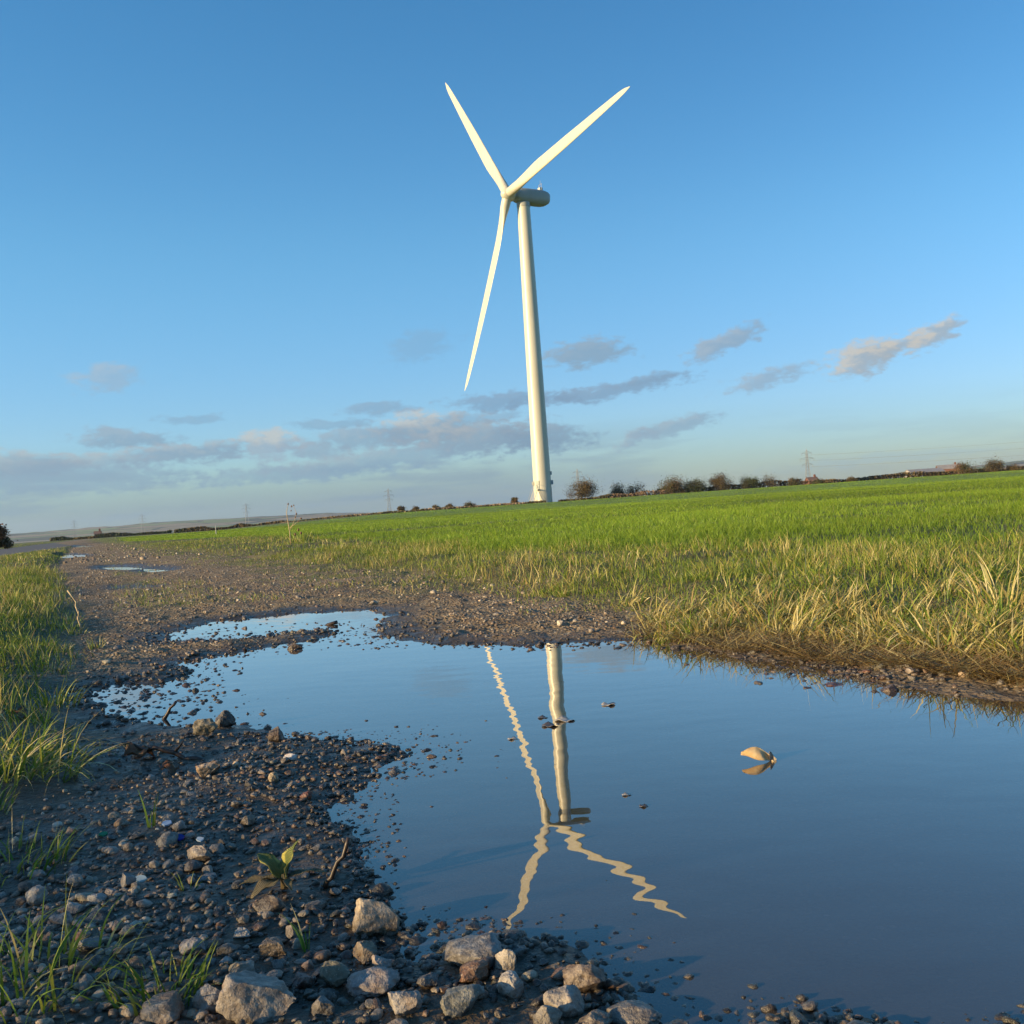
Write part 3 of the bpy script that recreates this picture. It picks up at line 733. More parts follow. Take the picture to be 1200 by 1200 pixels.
glass_shard(235, 990, 11, (.7, .8, .85), 'frosted glass shard touching the right side of the blue glass')
glass_shard(196, 977, 14, (.5, .65, .85), 'pale blue glass shard above the blue one')

def leaf_surface(L, W, n=9, curl=.5, fold=.5, wave=0., seed=0):
    """a leaf as a thin closed sheet along +x, midrib at y=0"""
    r = random.Random(seed); top = []; k = 7
    for i in range(n + 1):
        t = i / n; w = W * .5 * math.sin(math.pi * min(1, t * .93 + .05)) ** .75 * (1 - .25 * t)
        row = []
        for j in range(k):
            s = -1 + 2 * j / (k - 1)
            ang = curl * t; x = L * (math.sin(ang) / curl if curl else t); z = -L * ((1 - math.cos(ang)) / curl if curl else 0)
            y = s * w; z += abs(s) * w * fold + wave * math.sin(t * 11 + s * 2 + seed) * w * abs(s)
            row.append((x, y, z))
        top.append(row)
    vs = [p for r_ in top for p in r_]; th = max(L * .008, .0003); m = len(vs)
    vs += [(x, y, z - th) for x, y, z in vs]
    fs = []
    for i in range(n):
        for j in range(k - 1):
            a = i * k + j; fs.append((a, a + 1, a + k + 1, a + k)); fs.append((a + m, a + k + m, a + k + 1 + m, a + 1 + m))
    for i in range(n):
        for j in (0, k - 1):
            a = i * k + j; fs.append((a, a + k, a + k + m, a + m))
    for j in range(k - 1):
        for i in (0, n):
            a = i * k + j; fs.append((a, a + 1, a + 1 + m, a + m))
    return vs, fs
def leaf_mat(name, c0, c1, edge=None, scale=60):
    t = NT(name); tc = t.n('ShaderNodeTexCoord').outputs['Object']; f = t.noise(tc, scale, 5)
    c = t.mix(t.mr(f, .35, .65), c0, c1)
    sx = t.n('ShaderNodeTexWave', wave_type='BANDS', bands_direction='X', i={'Vector': tc, 'Scale': scale * 3.5, 'Distortion': 3.}).outputs[0]
    c = t.mix(t.m('MULTIPLY', sx, .1), c, c1)
    if edge:
        yy = t.m('ABSOLUTE', t.n('ShaderNodeSeparateXYZ', i={0: tc}).outputs[1]); c = t.mix(t.mr(t.m('ADD', yy, t.m('MULTIPLY', f, .003)), .0085, .0105), c, edge)
    a = t.bsdf(c, .5, t.bump(sx, .0006)); b = t.n('ShaderNodeBsdfTranslucent', i={0: c}).outputs[0]
    return t.out(t.n('ShaderNodeMixShader', i={0: .3, 1: a, 2: b}).outputs[0])
M_WEED = leaf_mat('weed_leaf', (.12, .16, .04), (.22, .24, .07), (.55, .50, .12)); M_WEEDD = leaf_mat('withered_leaf', (.15, .13, .06), (.26, .2, .1))
M_DRY = leaf_mat('dry_leaf_skin', (.75, .50, .22), (.85, .68, .40)); M_BITL = leaf_mat('pale_leaf_underside', (.42, .38, .33), (.5, .42, .32)); M_DEAD = leaf_mat('dead_leaf_skin', (.16, .07, .035), (.28, .14, .06))

# leafy weed
q = gp(333, 1040, .015)
weed = empty('weed_seedling', (q[0], q[1], H1(*q) + .004), 'small leafy weed with yellow edged leaves in the shore gravel', 'weed')
for i, (az, el, L, W, cu, m) in enumerate([(25, 80, .046, .030, .5, M_WEED), (150, 50, .046, .028, .6, M_WEED), (185, 12, .05, .02, .5, M_WEEDD), (8, 22, .05, .014, .7, M_WEEDD), (230, 8, .045, .026, .6, M_WEEDD), (300, 15, .03, .012, .8, M_WEEDD), (95, 55, .03, .014, .6, M_WEED)]):
    vs, fs = leaf_surface(L * .9, W * .9, curl=cu, fold=.35, wave=.25, seed=i); b = MB(); b.add(vs, fs)
    o = b.build('leaf', m, weed, True, loc=(.002 * math.cos(R(az)), .002 * math.sin(R(az)), .006), rot=(0, -R(el), R(az)))
b = MB(); b.tube([(0, 0, -.006), (.001, 0, .004), (0, .001, .011)], [.004, .0045, .002], 8); b.build('stem', M_WEEDD, weed, True)

# curled dry leaf standing in the water
q = gp(890, 893)
lf = empty('dry_leaf', (q[0], q[1], .0), 'curled golden dry leaf standing up out of the open puddle', 'leaf')
def sheet(fn, n, k, th):
    top = [fn(i / n, j / k) for i in range(n + 1) for j in range(k + 1)]; m = len(top); vs = top + [(x, y + th, z - th * .3) for x, y, z in top]; fs = []; kk = k + 1
    for i in range(n):
        for j in range(k):
            a = i * kk + j; fs.append((a, a + 1, a + kk + 1, a + kk)); fs.append((a + m, a + kk + m, a + kk + 1 + m, a + 1 + m))
        for j in (0, k): a = i * kk + j; fs.append((a, a + kk, a + kk + m, a + m))
    for j in range(k):
        for i in (0, n): a = i * kk + j; fs.append((a, a + 1, a + 1 + m, a + m))
    return vs, fs
def lfn(u, v):
    x = -.026 + .043 * u; w_ = .0155 * math.sin(math.pi * (u * .80 + .10)) ** .8 * (1 + .03 * math.sin(u * 13) * v)
    return (x + .004 * v, .004 + w_ * .55 * v - .007 * math.sin(u * 3.1) + .002 * math.sin(v * 5 + u * 6) + 0.0004 * math.sin(u * 26) * v, .0100 - .0115 * u + w_ * (.95 * v + .12 * math.sin(v * 3.1)) + .0008 * math.sin(u * 9 + v * 4) + .001)
vs, fs = sheet(lfn, 26, 10, .0004); b = MB(); b.add(vs, fs); b.build('leaf_blade', M_DRY, lf, True)
def lfn2(u, v):
    return (.016 + .010 * u, .002 + .004 * math.sin(u * 3.1) , -.003 + .017 * (1 - .55 * u) * v + .002 * math.sin(u * 5))
vs, fs = sheet(lfn2, 8, 6, .0004); b = MB(); b.add(vs, fs); b.build('curled_tip', M_BITL, lf, True)
b = MB(); b.tube([(.018, -.002, .002), (.022, -.003, -.002), (.024, -.002, -.012)], [.0014, .001, .0008], 6); b.build('stalk', M_DRY, lf, True)
# bits floating on the puddle
M_BIT = simple('soaked_leaf', (.10, .08, .065), .3, .4, 80); M_BITP = simple('pale_soaked_leaf', (.34, .31, .27), .3, .3, 80)
FL = [(637, 841, 14, 'dark floating leaf scrap left of the reflected tower', M_BIT), (665, 844, 30, 'pale floating leaf lying across the reflected tower', M_BITP),
      (648, 850, 26, 'narrow brown floating leaf under the pale one', M_BIT), (716, 826, 22, 'grey floating leaf right of the reflected tower', M_BITP),
      (755, 945, 12, 'tiny dark floating scrap in the middle of the open water', M_BIT), (602, 866, 14, 'pale floating scrap on the reflected blade', M_BITP),
      (735, 932, 12, 'tiny pale floating scrap above the dark one in mid water', M_BITP)]
for i, (px, py, w, l, m) in enumerate(FL):
    q = gp(px, py); L = w * q[1] / F; vs, fs = leaf_surface(L, L * .8, 7, curl=.25, fold=.18, wave=.2, seed=i + 20); b = MB(); b.add(vs, fs)
    o = b.build('floating_leaf', m, None, True, loc=(q[0] - L / 2, q[1], .0012), rot=(0, 0, R(rng.uniform(-15, 15)))); tag(o, l, 'leaf')
# twigs
M_TWIG = simple('wet_bark', (.045, .028, .018), .45, .4, 150); M_STALK = simple('dry_stalk', (.42, .33, .2), .7, .3, 60)
def twig(px, py, top, label, rad=.0026, m=None, name='twig', fork=None, Yt=None):
    q = gp(px, py, .01); p0 = Vector((q[0], q[1], H1(*q) - .004)); p1 = at(top[0], top[1], q[1] + (Yt or 0))
    v = p1 - p0; b = MB(); n = 7
    pts = [p0 + v * (k / n) + Vector((rng.normal(), rng.normal(), rng.normal())) * v.length * .025 * (k > 0) for k in range(n + 1)]
    pts = [p - p0 for p in pts]
    b.tube(pts, [rad * (1.1 - .35 * k / n) * rng.uniform(.8, 1.2) for k in range(n + 1)], 8)
    if fork:
        a = at(fork[0], fork[1], q[1]) - p0; b.tube([pts[3], pts[3] * .5 + a * .5, a], [rad * .7, rad * .6, rad * .3], 6)
    o = b.build(name, m or M_TWIG, None, True, loc=p0); tag(o, label, 'twig')
twig(380, 1040, (410, 984), 'dark broken twig sticking up at the water edge by the leafy weed', .0032)
twig(96, 742, (80, 692), 'forked pale dry stalk standing on the left verge', .004, M_STALK, 'dry_stalk', (92, 716))
twig(240, 890, (160, 872), 'dark root lying across the muddy left shore', .004, M_TWIG, 'twig', (215, 868))
twig(186, 838, (206, 822), 'short black twig standing in the shallow water on the left', .004)
twig(1098, 800, (1180, 806), 'dry stem lying along the right water edge', .002, M_STALK, 'dry_stalk')
twig(360, 731, (395, 729), 'dark stick floating in the upper arm of the puddle', .010)
# dead leaves
for i, (px, py, w, l) in enumerate([(30, 838, 40, 'crumpled brown dead leaf under grass at the left track edge'),
      (170, 885, 46, 'dark soaked dead leaf on the muddy left shore'), (205, 893, 34, 'curled brown dead leaf right of the soaked one'),
      (192, 777, 12, 'red brown dead leaf standing on the gravel by the left shallows')]):
    q = gp(px, py, .03); L = w * q[1] / F; vs, fs = leaf_surface(L, L * .6, 9, curl=1.2, fold=.5, wave=.6, seed=i + 40); b = MB(); b.add(vs, fs)
    tag(b.build('dead_leaf', M_DEAD, None, True, loc=(q[0] - L / 2, q[1], H1(*q) + L * .25), rot=(rng.uniform(-.4, .4), rng.uniform(-.3, .2), rng.uniform(-1, 1))), l, 'leaf')

# ------------------------------------------------------------------ wind turbine
def white_paint(name, col, rough=.38):
    t = NT(name); tc = t.n('ShaderNodeTexCoord').outputs['Object']
    mp = t.n('ShaderNodeMapping', i={'Vector': tc, 'Scale': (1., 1., .06)}).outputs[0]
    f = t.noise(mp, 1.6, 6, .6)
    c = t.mix(t.m('MULTIPLY', t.mr(f, .45, .75), .7), col, [col[0] * .84, col[1] * .82, col[2] * .78])
    return t.out(t.bsdf(c, rough))
M_TUR = white_paint('turbine_paint', (.53, .51, .42)); M_NAC = white_paint('nacelle_paint', (.36, .37, .35), .4); M_STEEL = simple('galvanised_steel', (.42, .43, .44), .5, .1, 2, Metallic=.4)
M_BOX = simple('grey_equipment_box', (.22, .28, .34), .5, .1); M_DOOR = simple('tower_door_paint', (.26, .30, .26), .5, .1)
BX, BY = 8.362, 250.; BZ = H1(BX, BY)
AX, TH0, RB, TILT, OV, HZ = 1.01722, -0.64113591, 52.3, .0727, 4.61, 80.9
tur = empty('wind_turbine', (BX, BY, BZ), 'tall white three bladed wind turbine standing beyond the green field', 'wind turbine')
ax = Vector((-math.sin(AX) * math.cos(TILT), -math.cos(AX) * math.cos(TILT), math.sin(TILT)))
rr_ = Vector((math.cos(AX), -math.sin(AX), 0)); uu = rr_.cross(ax); uu = -uu if uu.z < 0 else uu
top = Vector((0, 0, HZ - BZ)); hub = top + ax * OV
b = MB(); rings = []; HT = HZ - BZ - 2.1
for k in range(29):
    t = k / 28; z = -2 + (HT + 2) * t; rad = 2.36 - (2.36 - 1.66) * max(0, z / HT) ** 1.12
    rings.append([(rad * math.cos(2 * math.pi * j / 48), rad * math.sin(2 * math.pi * j / 48), z) for j in range(48)])
b.loft(rings); tower = b.build('tower', M_TUR, tur, True, R(50))
for z in (14, 33, 55):                       # section flanges
    rad = 2.36 - .70 * (z / HT) ** 1.12 + .04; b = MB(); b.tube([(0, 0, z - .08), (0, 0, z + .08)], rad, 48); b.build('flange', M_TUR, tower, True, R(50))
b = MB(); b.tube([(0, 0, HT - .5), (0, 0, HT + .6)], 1.76, 32); b.build('yaw_ring', M_NAC, tur, True, R(50))
# nacelle: rounded box lofted along the shaft
def sup(c, hw, hh, chamf, n=36, e=3.8):
    out = []
    for k in range(n):
        a = 2 * math.pi * k / n; ca, sa = math.cos(a), math.sin(a)
        y = hw * math.copysign(abs(ca) ** (2 / e), ca); z = hh * math.copysign(abs(sa) ** (2 / e), sa)
        if z < 0: y *= 1 - chamf * (-z / hh) ** 2
        out.append(c + rr_ * y + uu * z)
    return out
b = MB(); secs = [(2.75, 1.15, 1.2, 0), (2.6, 1.45, 1.5, .05), (1.6, 1.75, 1.8, .1), (-1, 1.9, 1.95, .15), (-4.4, 1.95, 2.0, .18), (-5.8, 1.9, 1.95, .2), (-6.9, 1.75, 1.7, .22), (-7.6, 1.4, 1.3, .2), (-8.0, .8, .7, .1)]
b.loft([sup(top + ax * s + uu * (.25 + (0 if s > 0 else -s * .07)), w, h, c) for s, w, h, c in secs]); nac = b.build('nacelle', M_NAC, tur, True, R(60))
b = MB(); p = top - ax * 5.4 + uu * 2.55; b.box(p + uu * .45, (1.1, .9, 1.0), -AX); b.build('vent_box', M_TUR, nac)
b = MB()
for s in (-.5, .5): b.tube([p + rr_ * s * 1.4, p + rr_ * s * 1.4 + uu * 2.0], .05, 6)
b.tube([p - rr_ * .7 + uu * 1.9, p + rr_ * .7 + uu * 1.9], .05, 6); b.tube([p, p + uu * 2.9], .04, 6); b.build('wind_sensor_mast', M_STEEL, nac)
b = MB(); b.tube([hub - ax * 2.1, hub - ax * 1.2], [1.25, 1.45], 32); b.build('shaft_collar', M_NAC, tur, True, R(40))
# spinner
b = MB(); rings = []
for s, rad in [(-1.45, 1.5), (-1.3, 1.68), (-.3, 1.72), (.5, 1.62), (1.1, 1.35), (1.55, .95), (1.8, .5), (1.87, .12)]:
    rings.append([hub + ax * s + (rr_ * math.cos(2 * math.pi * j / 32) + uu * math.sin(2 * math.pi * j / 32)) * rad for j in range(32)])
b.loft(rings); hubo = b.build('hub', M_TUR, tur, True, R(50))
for k in range(3):
    t = TH0 + k * 2 * math.pi / 3; cone = .0169
    d = (rr_ * math.sin(t) + uu * math.cos(t)) * math.cos(cone) + ax * math.sin(cone)
    ch = (rr_ * math.cos(t) - uu * math.sin(t)); ft = d.cross(ch).normalized()
    b = MB(); rings = []; n = 28
    for i in range(26):
        s = i / 25; r_ = 1.2 + (RB - 1.2) * s
        if r_ < 3: chord, thick, circ = 2.45, 2.45, 1
        else:
            q_ = (r_ - 3) / (RB - 3); circ = max(0, 1 - q_ / .2)
            chord = float(np.interp(q_, [0, .06, .14, .24, .5, .75, .93, 1], [2.5, 2.6, 2.95, 3.2, 2.85, 2.15, 1.45, 1.])); thick = 2.45 * circ ** 1.3 + (1 - circ) * chord * (.30 - .14 * q_)
            if q_ > .93: chord *= max(.12, 1 - ((q_ - .93) / .07) ** 2.2 * .9)
        tw = R(7) * (1 - s) ** 2 * (1 if r_ > 3 else 1)
        c_ = ch * math.cos(tw) + ft * math.sin(tw); f_ = ft * math.cos(tw) - ch * math.sin(tw); rg = []
        for j in range(n):
            a = 2 * math.pi * j / n; x = math.cos(a); y = math.sin(a)
            air = (1 - circ); off = air * .18 * chord
            yy = y * (.5 + air * (.18 * (x + 1) - .18 + (-.0))) if True else y
            prof = (1 - air) + air * (.55 + .45 * (x * .9 + .1)) if x < 1 else 1
            rg.append(hub + d * r_ + c_ * (x * chord / 2 - off) + f_ * (y * thick / 2 * prof) + ax * (.6 * s * s))
        rings.append(rg)
    b.loft(rings); bl = b.build('blade', M_TUR, tur, True, R(70))
    b = MB(); b.tube([hub + d * 1.25, hub + d * 2.0], 1.2, 32); b.build('root_collar', M_TUR, bl, True, R(40))
# door, steps, boxes at the foot
fd = Vector((-.55, -.83, 0)).normalized(); sdv = Vector((-fd.y, fd.x, 0)); az = math.atan2(fd.y, fd.x) - math.pi / 2
zt = 3.6
b = MB(); b.box(fd * 2.33 + Vector((0, 0, zt + 1.1)), (.95, .16, 2.2), az); door = b.build('door', M_DOOR, tur)
b = MB(); b.box(fd * 2.43 + sdv * .3 + Vector((0, 0, zt + 1.)), (.08, .08, .2), az); b.build('handle', M_STEEL, door)
b = MB(); b.box(fd * 3.0 + Vector((0, 0, zt - .06)), (1.4, 1.2, .1), az)
for s in (-1, 1):
    b.tube([fd * 3.55 + sdv * .65 * s + Vector((0, 0, zt)), fd * 3.55 + sdv * .65 * s + Vector((0, 0, zt + 1.1))], .04, 6)
    b.tube([fd * 2.5 + sdv * .65 * s + Vector((0, 0, zt + 1.1)), fd * 3.55 + sdv * .65 * s + Vector((0, 0, zt + 1.1)), fd * 6.2 + sdv * .65 * s + Vector((0, 0, 1.1))], .04, 6)
    b.tube([fd * 3.55 + sdv * .6 * s + Vector((0, 0, zt - .1)), fd * 6.2 + sdv * .6 * s + Vector((0, 0, 0))], .08, 6)
for k in range(14): b.box(fd * (3.6 + 2.6 * k / 14) + Vector((0, 0, zt - .2 - zt * k / 14)), (1.2, .25, .05), az)
b.build('access_steps', M_TUR, tur)
b = MB(); b.box(Vector((2.5, -.3, 5.2)), (.6, .9, 1.1)); b.build('equipment_box', M_BOX, tur)
b = MB(); b.box(Vector((2.4, -.3, 7.6)), (.4, .7, .9)); b.build('equipment_box', M_BOX, tur)
b = MB(); b.box(Vector((-2.45, -.6, 5.2)), (.5, .9, .9)); b.build('equipment_box', M_TUR, tur)

# ------------------------------------------------------------------ pylons
M_PYL = simple('pylon_steel', (.20, .21, .22), .6, .1)
def pylon_mesh(Ht=50.):
    b = MB(); s = Ht / 50; r = .16
    prof = [(0, 4.2), (12, 3.0), (22, 2.0), (30, 1.35), (38, 1.1), (45, .8), (50, .1)]
    for sx in (-1, 1):
        for sy in (-1, 1): b.tube([(sx * w * s, sy * w * s, z * s) for z, w in prof], r * 1.2, 4)
    zs = [0, 6, 12, 17, 22, 26, 30, 34, 38, 41.5, 45]
    W = lambda z: np.interp(z, [p[0] for p in prof], [p[1] for p in prof])
    for i in range(len(zs) - 1):
        a, c = W(zs[i]) * s, W(zs[i + 1]) * s; z0, z1 = zs[i] * s, zs[i + 1] * s
        for (ux, uy) in ((1, 0), (0, 1)):
            for q in (-1, 1):
                P = lambda w, k, z: (k * w if ux else q * w, q * w if ux else k * w, z)
                b.tube([P(a, -1, z0), P(c, 1, z1)], r * .6, 3); b.tube([P(a, 1, z0), P(c, -1, z1)], r * .6, 3)
    body = b.mesh('lattice_body', M_PYL); arms = []
    for z, L in ((30, 6.5), (37.5, 8.6), (44.5, 6.2)):
        b = MB()
        for sx in (-1, 1):
            for sy in (-1, 1):
                b.tube([(sx * W(z) * s, sy * W(z) * s, z * s), (sx * L * s, 0, (z + .8) * s)], r, 4)
                b.tube([(sx * W(z) * s, sy * W(z) * s, (z + 2.6) * s), (sx * L * s, 0, (z + .8) * s)], r * .9, 4)
            b.tube([(sx * L * s, 0, (z + .8) * s), (sx * L * s, 0, (z - 2.6) * s)], .15, 4)
        arms.append(b.mesh('cross_arm', M_PYL))
    return body, arms
PB, PA = pylon_mesh()
PY = [(948, 571, 527, 'lattice pylon tallest on the horizon right of the turbine, above the brick house', 0), (457, 601, 573, 'grey lattice pylon left of the turbine above the field edge', .3),
      (290, 613, 590, 'faint lattice pylon above the low hills left of the seedhead stalk', .4), (168, 622, 603, 'small faint lattice pylon above the far end of the track', .4),
      (88, 628, 610, 'smallest leftmost lattice pylon on the hazy horizon', .4), (679, 589, 550, 'lattice pylon rising behind the bush right of the turbine foot', .2)]
PYO = []
for px, yb, yt, l, rz in PY:
    hb = hz(px); D = F * 50 / (hb + 1 - yt) * 1.0; p = at(px, hb, D)
    o = empty('pylon', (p.x, p.y, 0), l, 'pylon', 'pylons on the horizon', rz)
    link('lattice_body', PB, o)
    for a in PA: link('cross_arm', a, o)
    PYO.append(o)
# power lines running off to the right from the tall pylon
P1 = Vector(PYO[0].location); e = Vector((1700., 1500., 0)); 
for i, (sx, z) in enumerate([(-6.3, 28), (6.3, 28), (-8.4, 35.5), (8.4, 35.5), (-6, 42.5), (6, 42.5)]):
    b = MB(); a = P1 + Vector((sx, 0, z)); c = P1 + Vector((560., -430., 0)) + Vector((sx, 0, z)); pts = []
    for k in range(17): t = k / 16; pts.append(a.lerp(c, t) - Vector((0, 0, 30 * t * (1 - t))) - a)
    b.tube(pts, .07, 4)
    tag(b.build('power_cable', M_PYL, None, loc=a), 'thin sagging power cable running right from the tallest pylon', 'cable', 'power cables right of the tallest pylon')

# ------------------------------------------------------------------ trees and hedges
M_BARK = simple('bark', (.09, .07, .055), .85, .3, 3)
def tree_meshes(seed, Ht, Wd, pal, leafn, leaf=.22, trunk=.18, low=.1, lump=16, scatter_=.27):
    r = np.random.default_rng(seed); b = MB()
    b.tube([(0, 0, -.3), (.05, 0, Ht * .2), (0, .05, Ht * .45)], [trunk, trunk * .8, trunk * .5], 7)
    cent = []
    for k in range(lump):
        a = r.uniform(0, 6.283); rad = Wd * .5 * math.sqrt(r.uniform(.02, .8)); z = Ht * r.uniform(low + .1, .88) ; rad *= math.sqrt(max(.15, 1 - ((z / Ht - .40) / .6) ** 2))
        c = np.array([math.cos(a) * rad, math.sin(a) * rad, z]); cent.append(c)
        m = Vector((c[0] * .4, c[1] * .4, Ht * .35 + (z - Ht * .35) * .4)); b.tube([(0, 0, Ht * r.uniform(.08, .3)), m, Vector(c)], [trunk * .5, trunk * .35, trunk * .12], 5)
        for j in range(7):
            t = Vector(c) + Vector(r.normal(size=3)) * Wd * .17; t.z = max(t.z, .3); b.tube([m, Vector(c) * .6 + t * .4, t], [trunk * .2, trunk * .12, trunk * .05], 3)
    tr = b.mesh('trunk', M_BARK, True)
    cent = np.array(cent); k = r.integers(0, lump, leafn); sz = Wd * scatter_ * r.uniform(.55, 1.15, lump)
    P = cent[k] + r.normal(size=(leafn, 3)) * sz[k][:, None] * np.array([1, 1, .85]) * .62; P[:, 2] = np.maximum(P[:, 2], Ht * low * r.uniform(.3, 1, leafn))
    n = r.normal(size=(leafn, 3)); n /= np.linalg.norm(n, axis=1)[:, None]; u = np.cross(n, r.normal(size=(leafn, 3))); u /= np.linalg.norm(u, axis=1)[:, None]; w = np.cross(n, u)
    s = leaf * r.uniform(.5, 1.2, leafn)[:, None]
    V = np.stack([P - u * s * .5, P + w * s * .35, P + u * s * .5, P - w * s * .35], 1).reshape(-1, 3)
    Q = np.arange(leafn * 4).reshape(-1, 4); pal = np.array(pal); cl = pal[r.integers(0, len(pal), lump)][k] * r.uniform(.7, 1.35, (leafn, 1))
    return tr, mesh_np('crown', V, [Q], M_BUSH, False, cols=np.repeat(np.clip(cl, 0, 1), 4, 0))
BRN_P = [(.12, .085, .035), (.08, .06, .03), (.14, .10, .04), (.07, .065, .03)]; DG_P = [(.045, .06, .022), (.06, .075, .025), (.08, .075, .035)]; MIX_P = [(.10, .085, .04), (.07, .08, .03), (.16, .10, .05)]
def tree(px, top_y, base_y, wpx, D, pal, label, seed, dens=1., group='trees along the far field edge', name='tree', cat='tree', low=.08):
    s = D / F; zt_ = at(px, top_y, D).z; p = at(px, base_y, D); zb = H1(p.x, D); Ht = max(1., zt_ - zb); Wd = wpx * s
    n = int(min(8000, 2700 * dens * max(1, Ht * Wd / 12))); lf = max(.16, min(.5, s * 1.1))
    tr, cr = tree_meshes(seed, Ht, Wd, pal, n, lf, .04 * Ht, low=low)
    o = empty(name, (p.x, D, zb), label, cat, group); link('trunk', tr, o); link('crown', cr, o)
TL = [(682, 566, 588, 32, BRN_P, 'round russet bush just right of the turbine foot', 1.2), (724, 567, 586, 20, MIX_P, 'left of two touching bare brown bushes right of the russet bush', 1.), (745, 568, 585, 22, BRN_P, 'right of two touching bare brown bushes right of the russet bush', .6),
      (787, 563, 583, 32, MIX_P, 'broad dark bush at the middle of the far hedge', 1.3), (815, 565, 582, 26, DG_P, 'low dark green bush touching the broad dark one', 1.5), (845, 557, 580, 26, BRN_P, 'tallest round brown tree of the far hedge', 1.1),
      (879, 561, 578, 20, DG_P, 'compact dark green tree right of the tallest brown tree', 1.5), (903, 560, 577, 24, BRN_P, 'thin reddish bare tree right of the compact dark green one', .35), (931, 561, 574, 14, MIX_P, 'small dark tree left of the brick house', 1.),
      (1130, 544, 561, 20, MIX_P, 'dark tree left of two on the right horizon', 1.2), (1164, 541, 559, 24, BRN_P, 'largest brown tree on the right horizon', 1.1), (1187, 546, 557, 16, BRN_P, 'low brown tree at the right edge of the horizon', .7),
      (603, 583, 592, 8, MIX_P, 'small dark shrub just left of the turbine foot', 1.2), (470, 593, 602, 8, BRN_P, 'small brown shrub beside the pylon left of the turbine', 1.), (487, 597, 601, 8, BRN_P, 'tiny shrub second from the left on the far bank', 1.),
      (511, 596, 600, 8, MIX_P, 'tiny dark shrub midway along the far bank', 1.), (528, 592, 600, 9, BRN_P, 'brown shrub fourth from the left on the far bank', 1.), (551, 592, 598, 12, MIX_P, 'dark shrub fifth from the left on the far bank', 1.),
      (960, 566, 573, 12, MIX_P, 'low shrub close against the brick house', 1.), (998, 561, 571, 10, BRN_P, 'low brown tree right of the brick house', 1.)]
for i, (px, ty, by, w, pal, l, dn) in enumerate(TL):
    tree(px, ty, by, w, 262 if px > 560 else 240, pal, l, 900 + i, dn)
tree(-4, 616, 634, 28, 62, [(.24, .11, .055), (.17, .09, .05), (.12, .09, .04)], 'dark russet hawthorn bush at the left edge beside the road', 950, 2.2, None, 'bush', 'bush')
def hedge(px0, px1, hpx0, hpx1, D, pal, label, seed, cat='hedge'):
    r = np.random.default_rng(seed); a = at(px0, hz(px0), D); c = at(px1, hz(px1), D); L = c.x - a.x; n = int(L * 85)
    u = r.uniform(0, 1, n); x = a.x + u * L; hh = (hpx0 + (hpx1 - hpx0) * vnoise(u * L * .22, u * 0, seed)) * D / F
    y = D + r.normal(size=n) * .8; z = terrain(x, y) + hh * r.uniform(0, 1, n) ** .7
    P = np.stack([x, y, z], 1); nn = r.normal(size=(n, 3)); nn /= np.linalg.norm(nn, axis=1)[:, None]; uu_ = np.cross(nn, r.normal(size=(n, 3))); uu_ /= np.linalg.norm(uu_, axis=1)[:, None]; w = np.cross(nn, uu_)
    s = .28 * r.uniform(.5, 1.2, n)[:, None] * D / 262; V = np.stack([P - uu_ * s, P + w * s * .7, P + uu_ * s, P - w * s * .7], 1).reshape(-1, 3)
    V -= np.array([a.x, D, 0]); pl = np.array(pal); ci = (vnoise(u * L * .12, u * 0 + 3, seed + 4) * len(pl) * .999).astype(int)
    o = link('hedge', mesh_np('hedge', V, [np.arange(n * 4).reshape(-1, 4)], M_BUSH, False, cols=np.repeat(pl[ci] * r.uniform(.7, 1.3, (n, 1)), 4, 0)), None, (a.x, D, 0)); tag(o, label, cat)
hedge(655, 780, 2, 6, 250, [(.30, .20, .13), (.22, .15, .09), (.12, .10, .05)], 'low strip of dry reddish scrub right of the turbine foot', 11)
hedge(770, 940, 4, 9, 266, BRN_P + DG_P, 'dark hedge linking the trees along the far field edge', 12)
hedge(940, 1110, 4, 8, 300, BRN_P + [(.22, .13, .08)], 'low brown hedge right of the brick house', 13)
hedge(1090, 1240, 3, 7, 300, BRN_P, 'low hedge under the trees at the right horizon', 14)
hedge(330, 640, 1.2, 2.6, 238, [(.24, .18, .10), (.30, .22, .13), (.15, .13, .06)], 'thin line of dry grass along the far bank left of the turbine', 15, 'grass strip')
hedge(205, 345, 2, 6, 330, BRN_P + DG_P, 'dark hedge below the hills at the left', 16)
hedge(60, 200, 2, 5, 420, BRN_P + DG_P, 'distant hedge behind the far end of the track', 17)
for (a, c, s_, l) in ((95, 130, 31, 'rough grass mound left of the track end'), (228, 330, 32, 'grass mound at the left end of the field')):
    pass

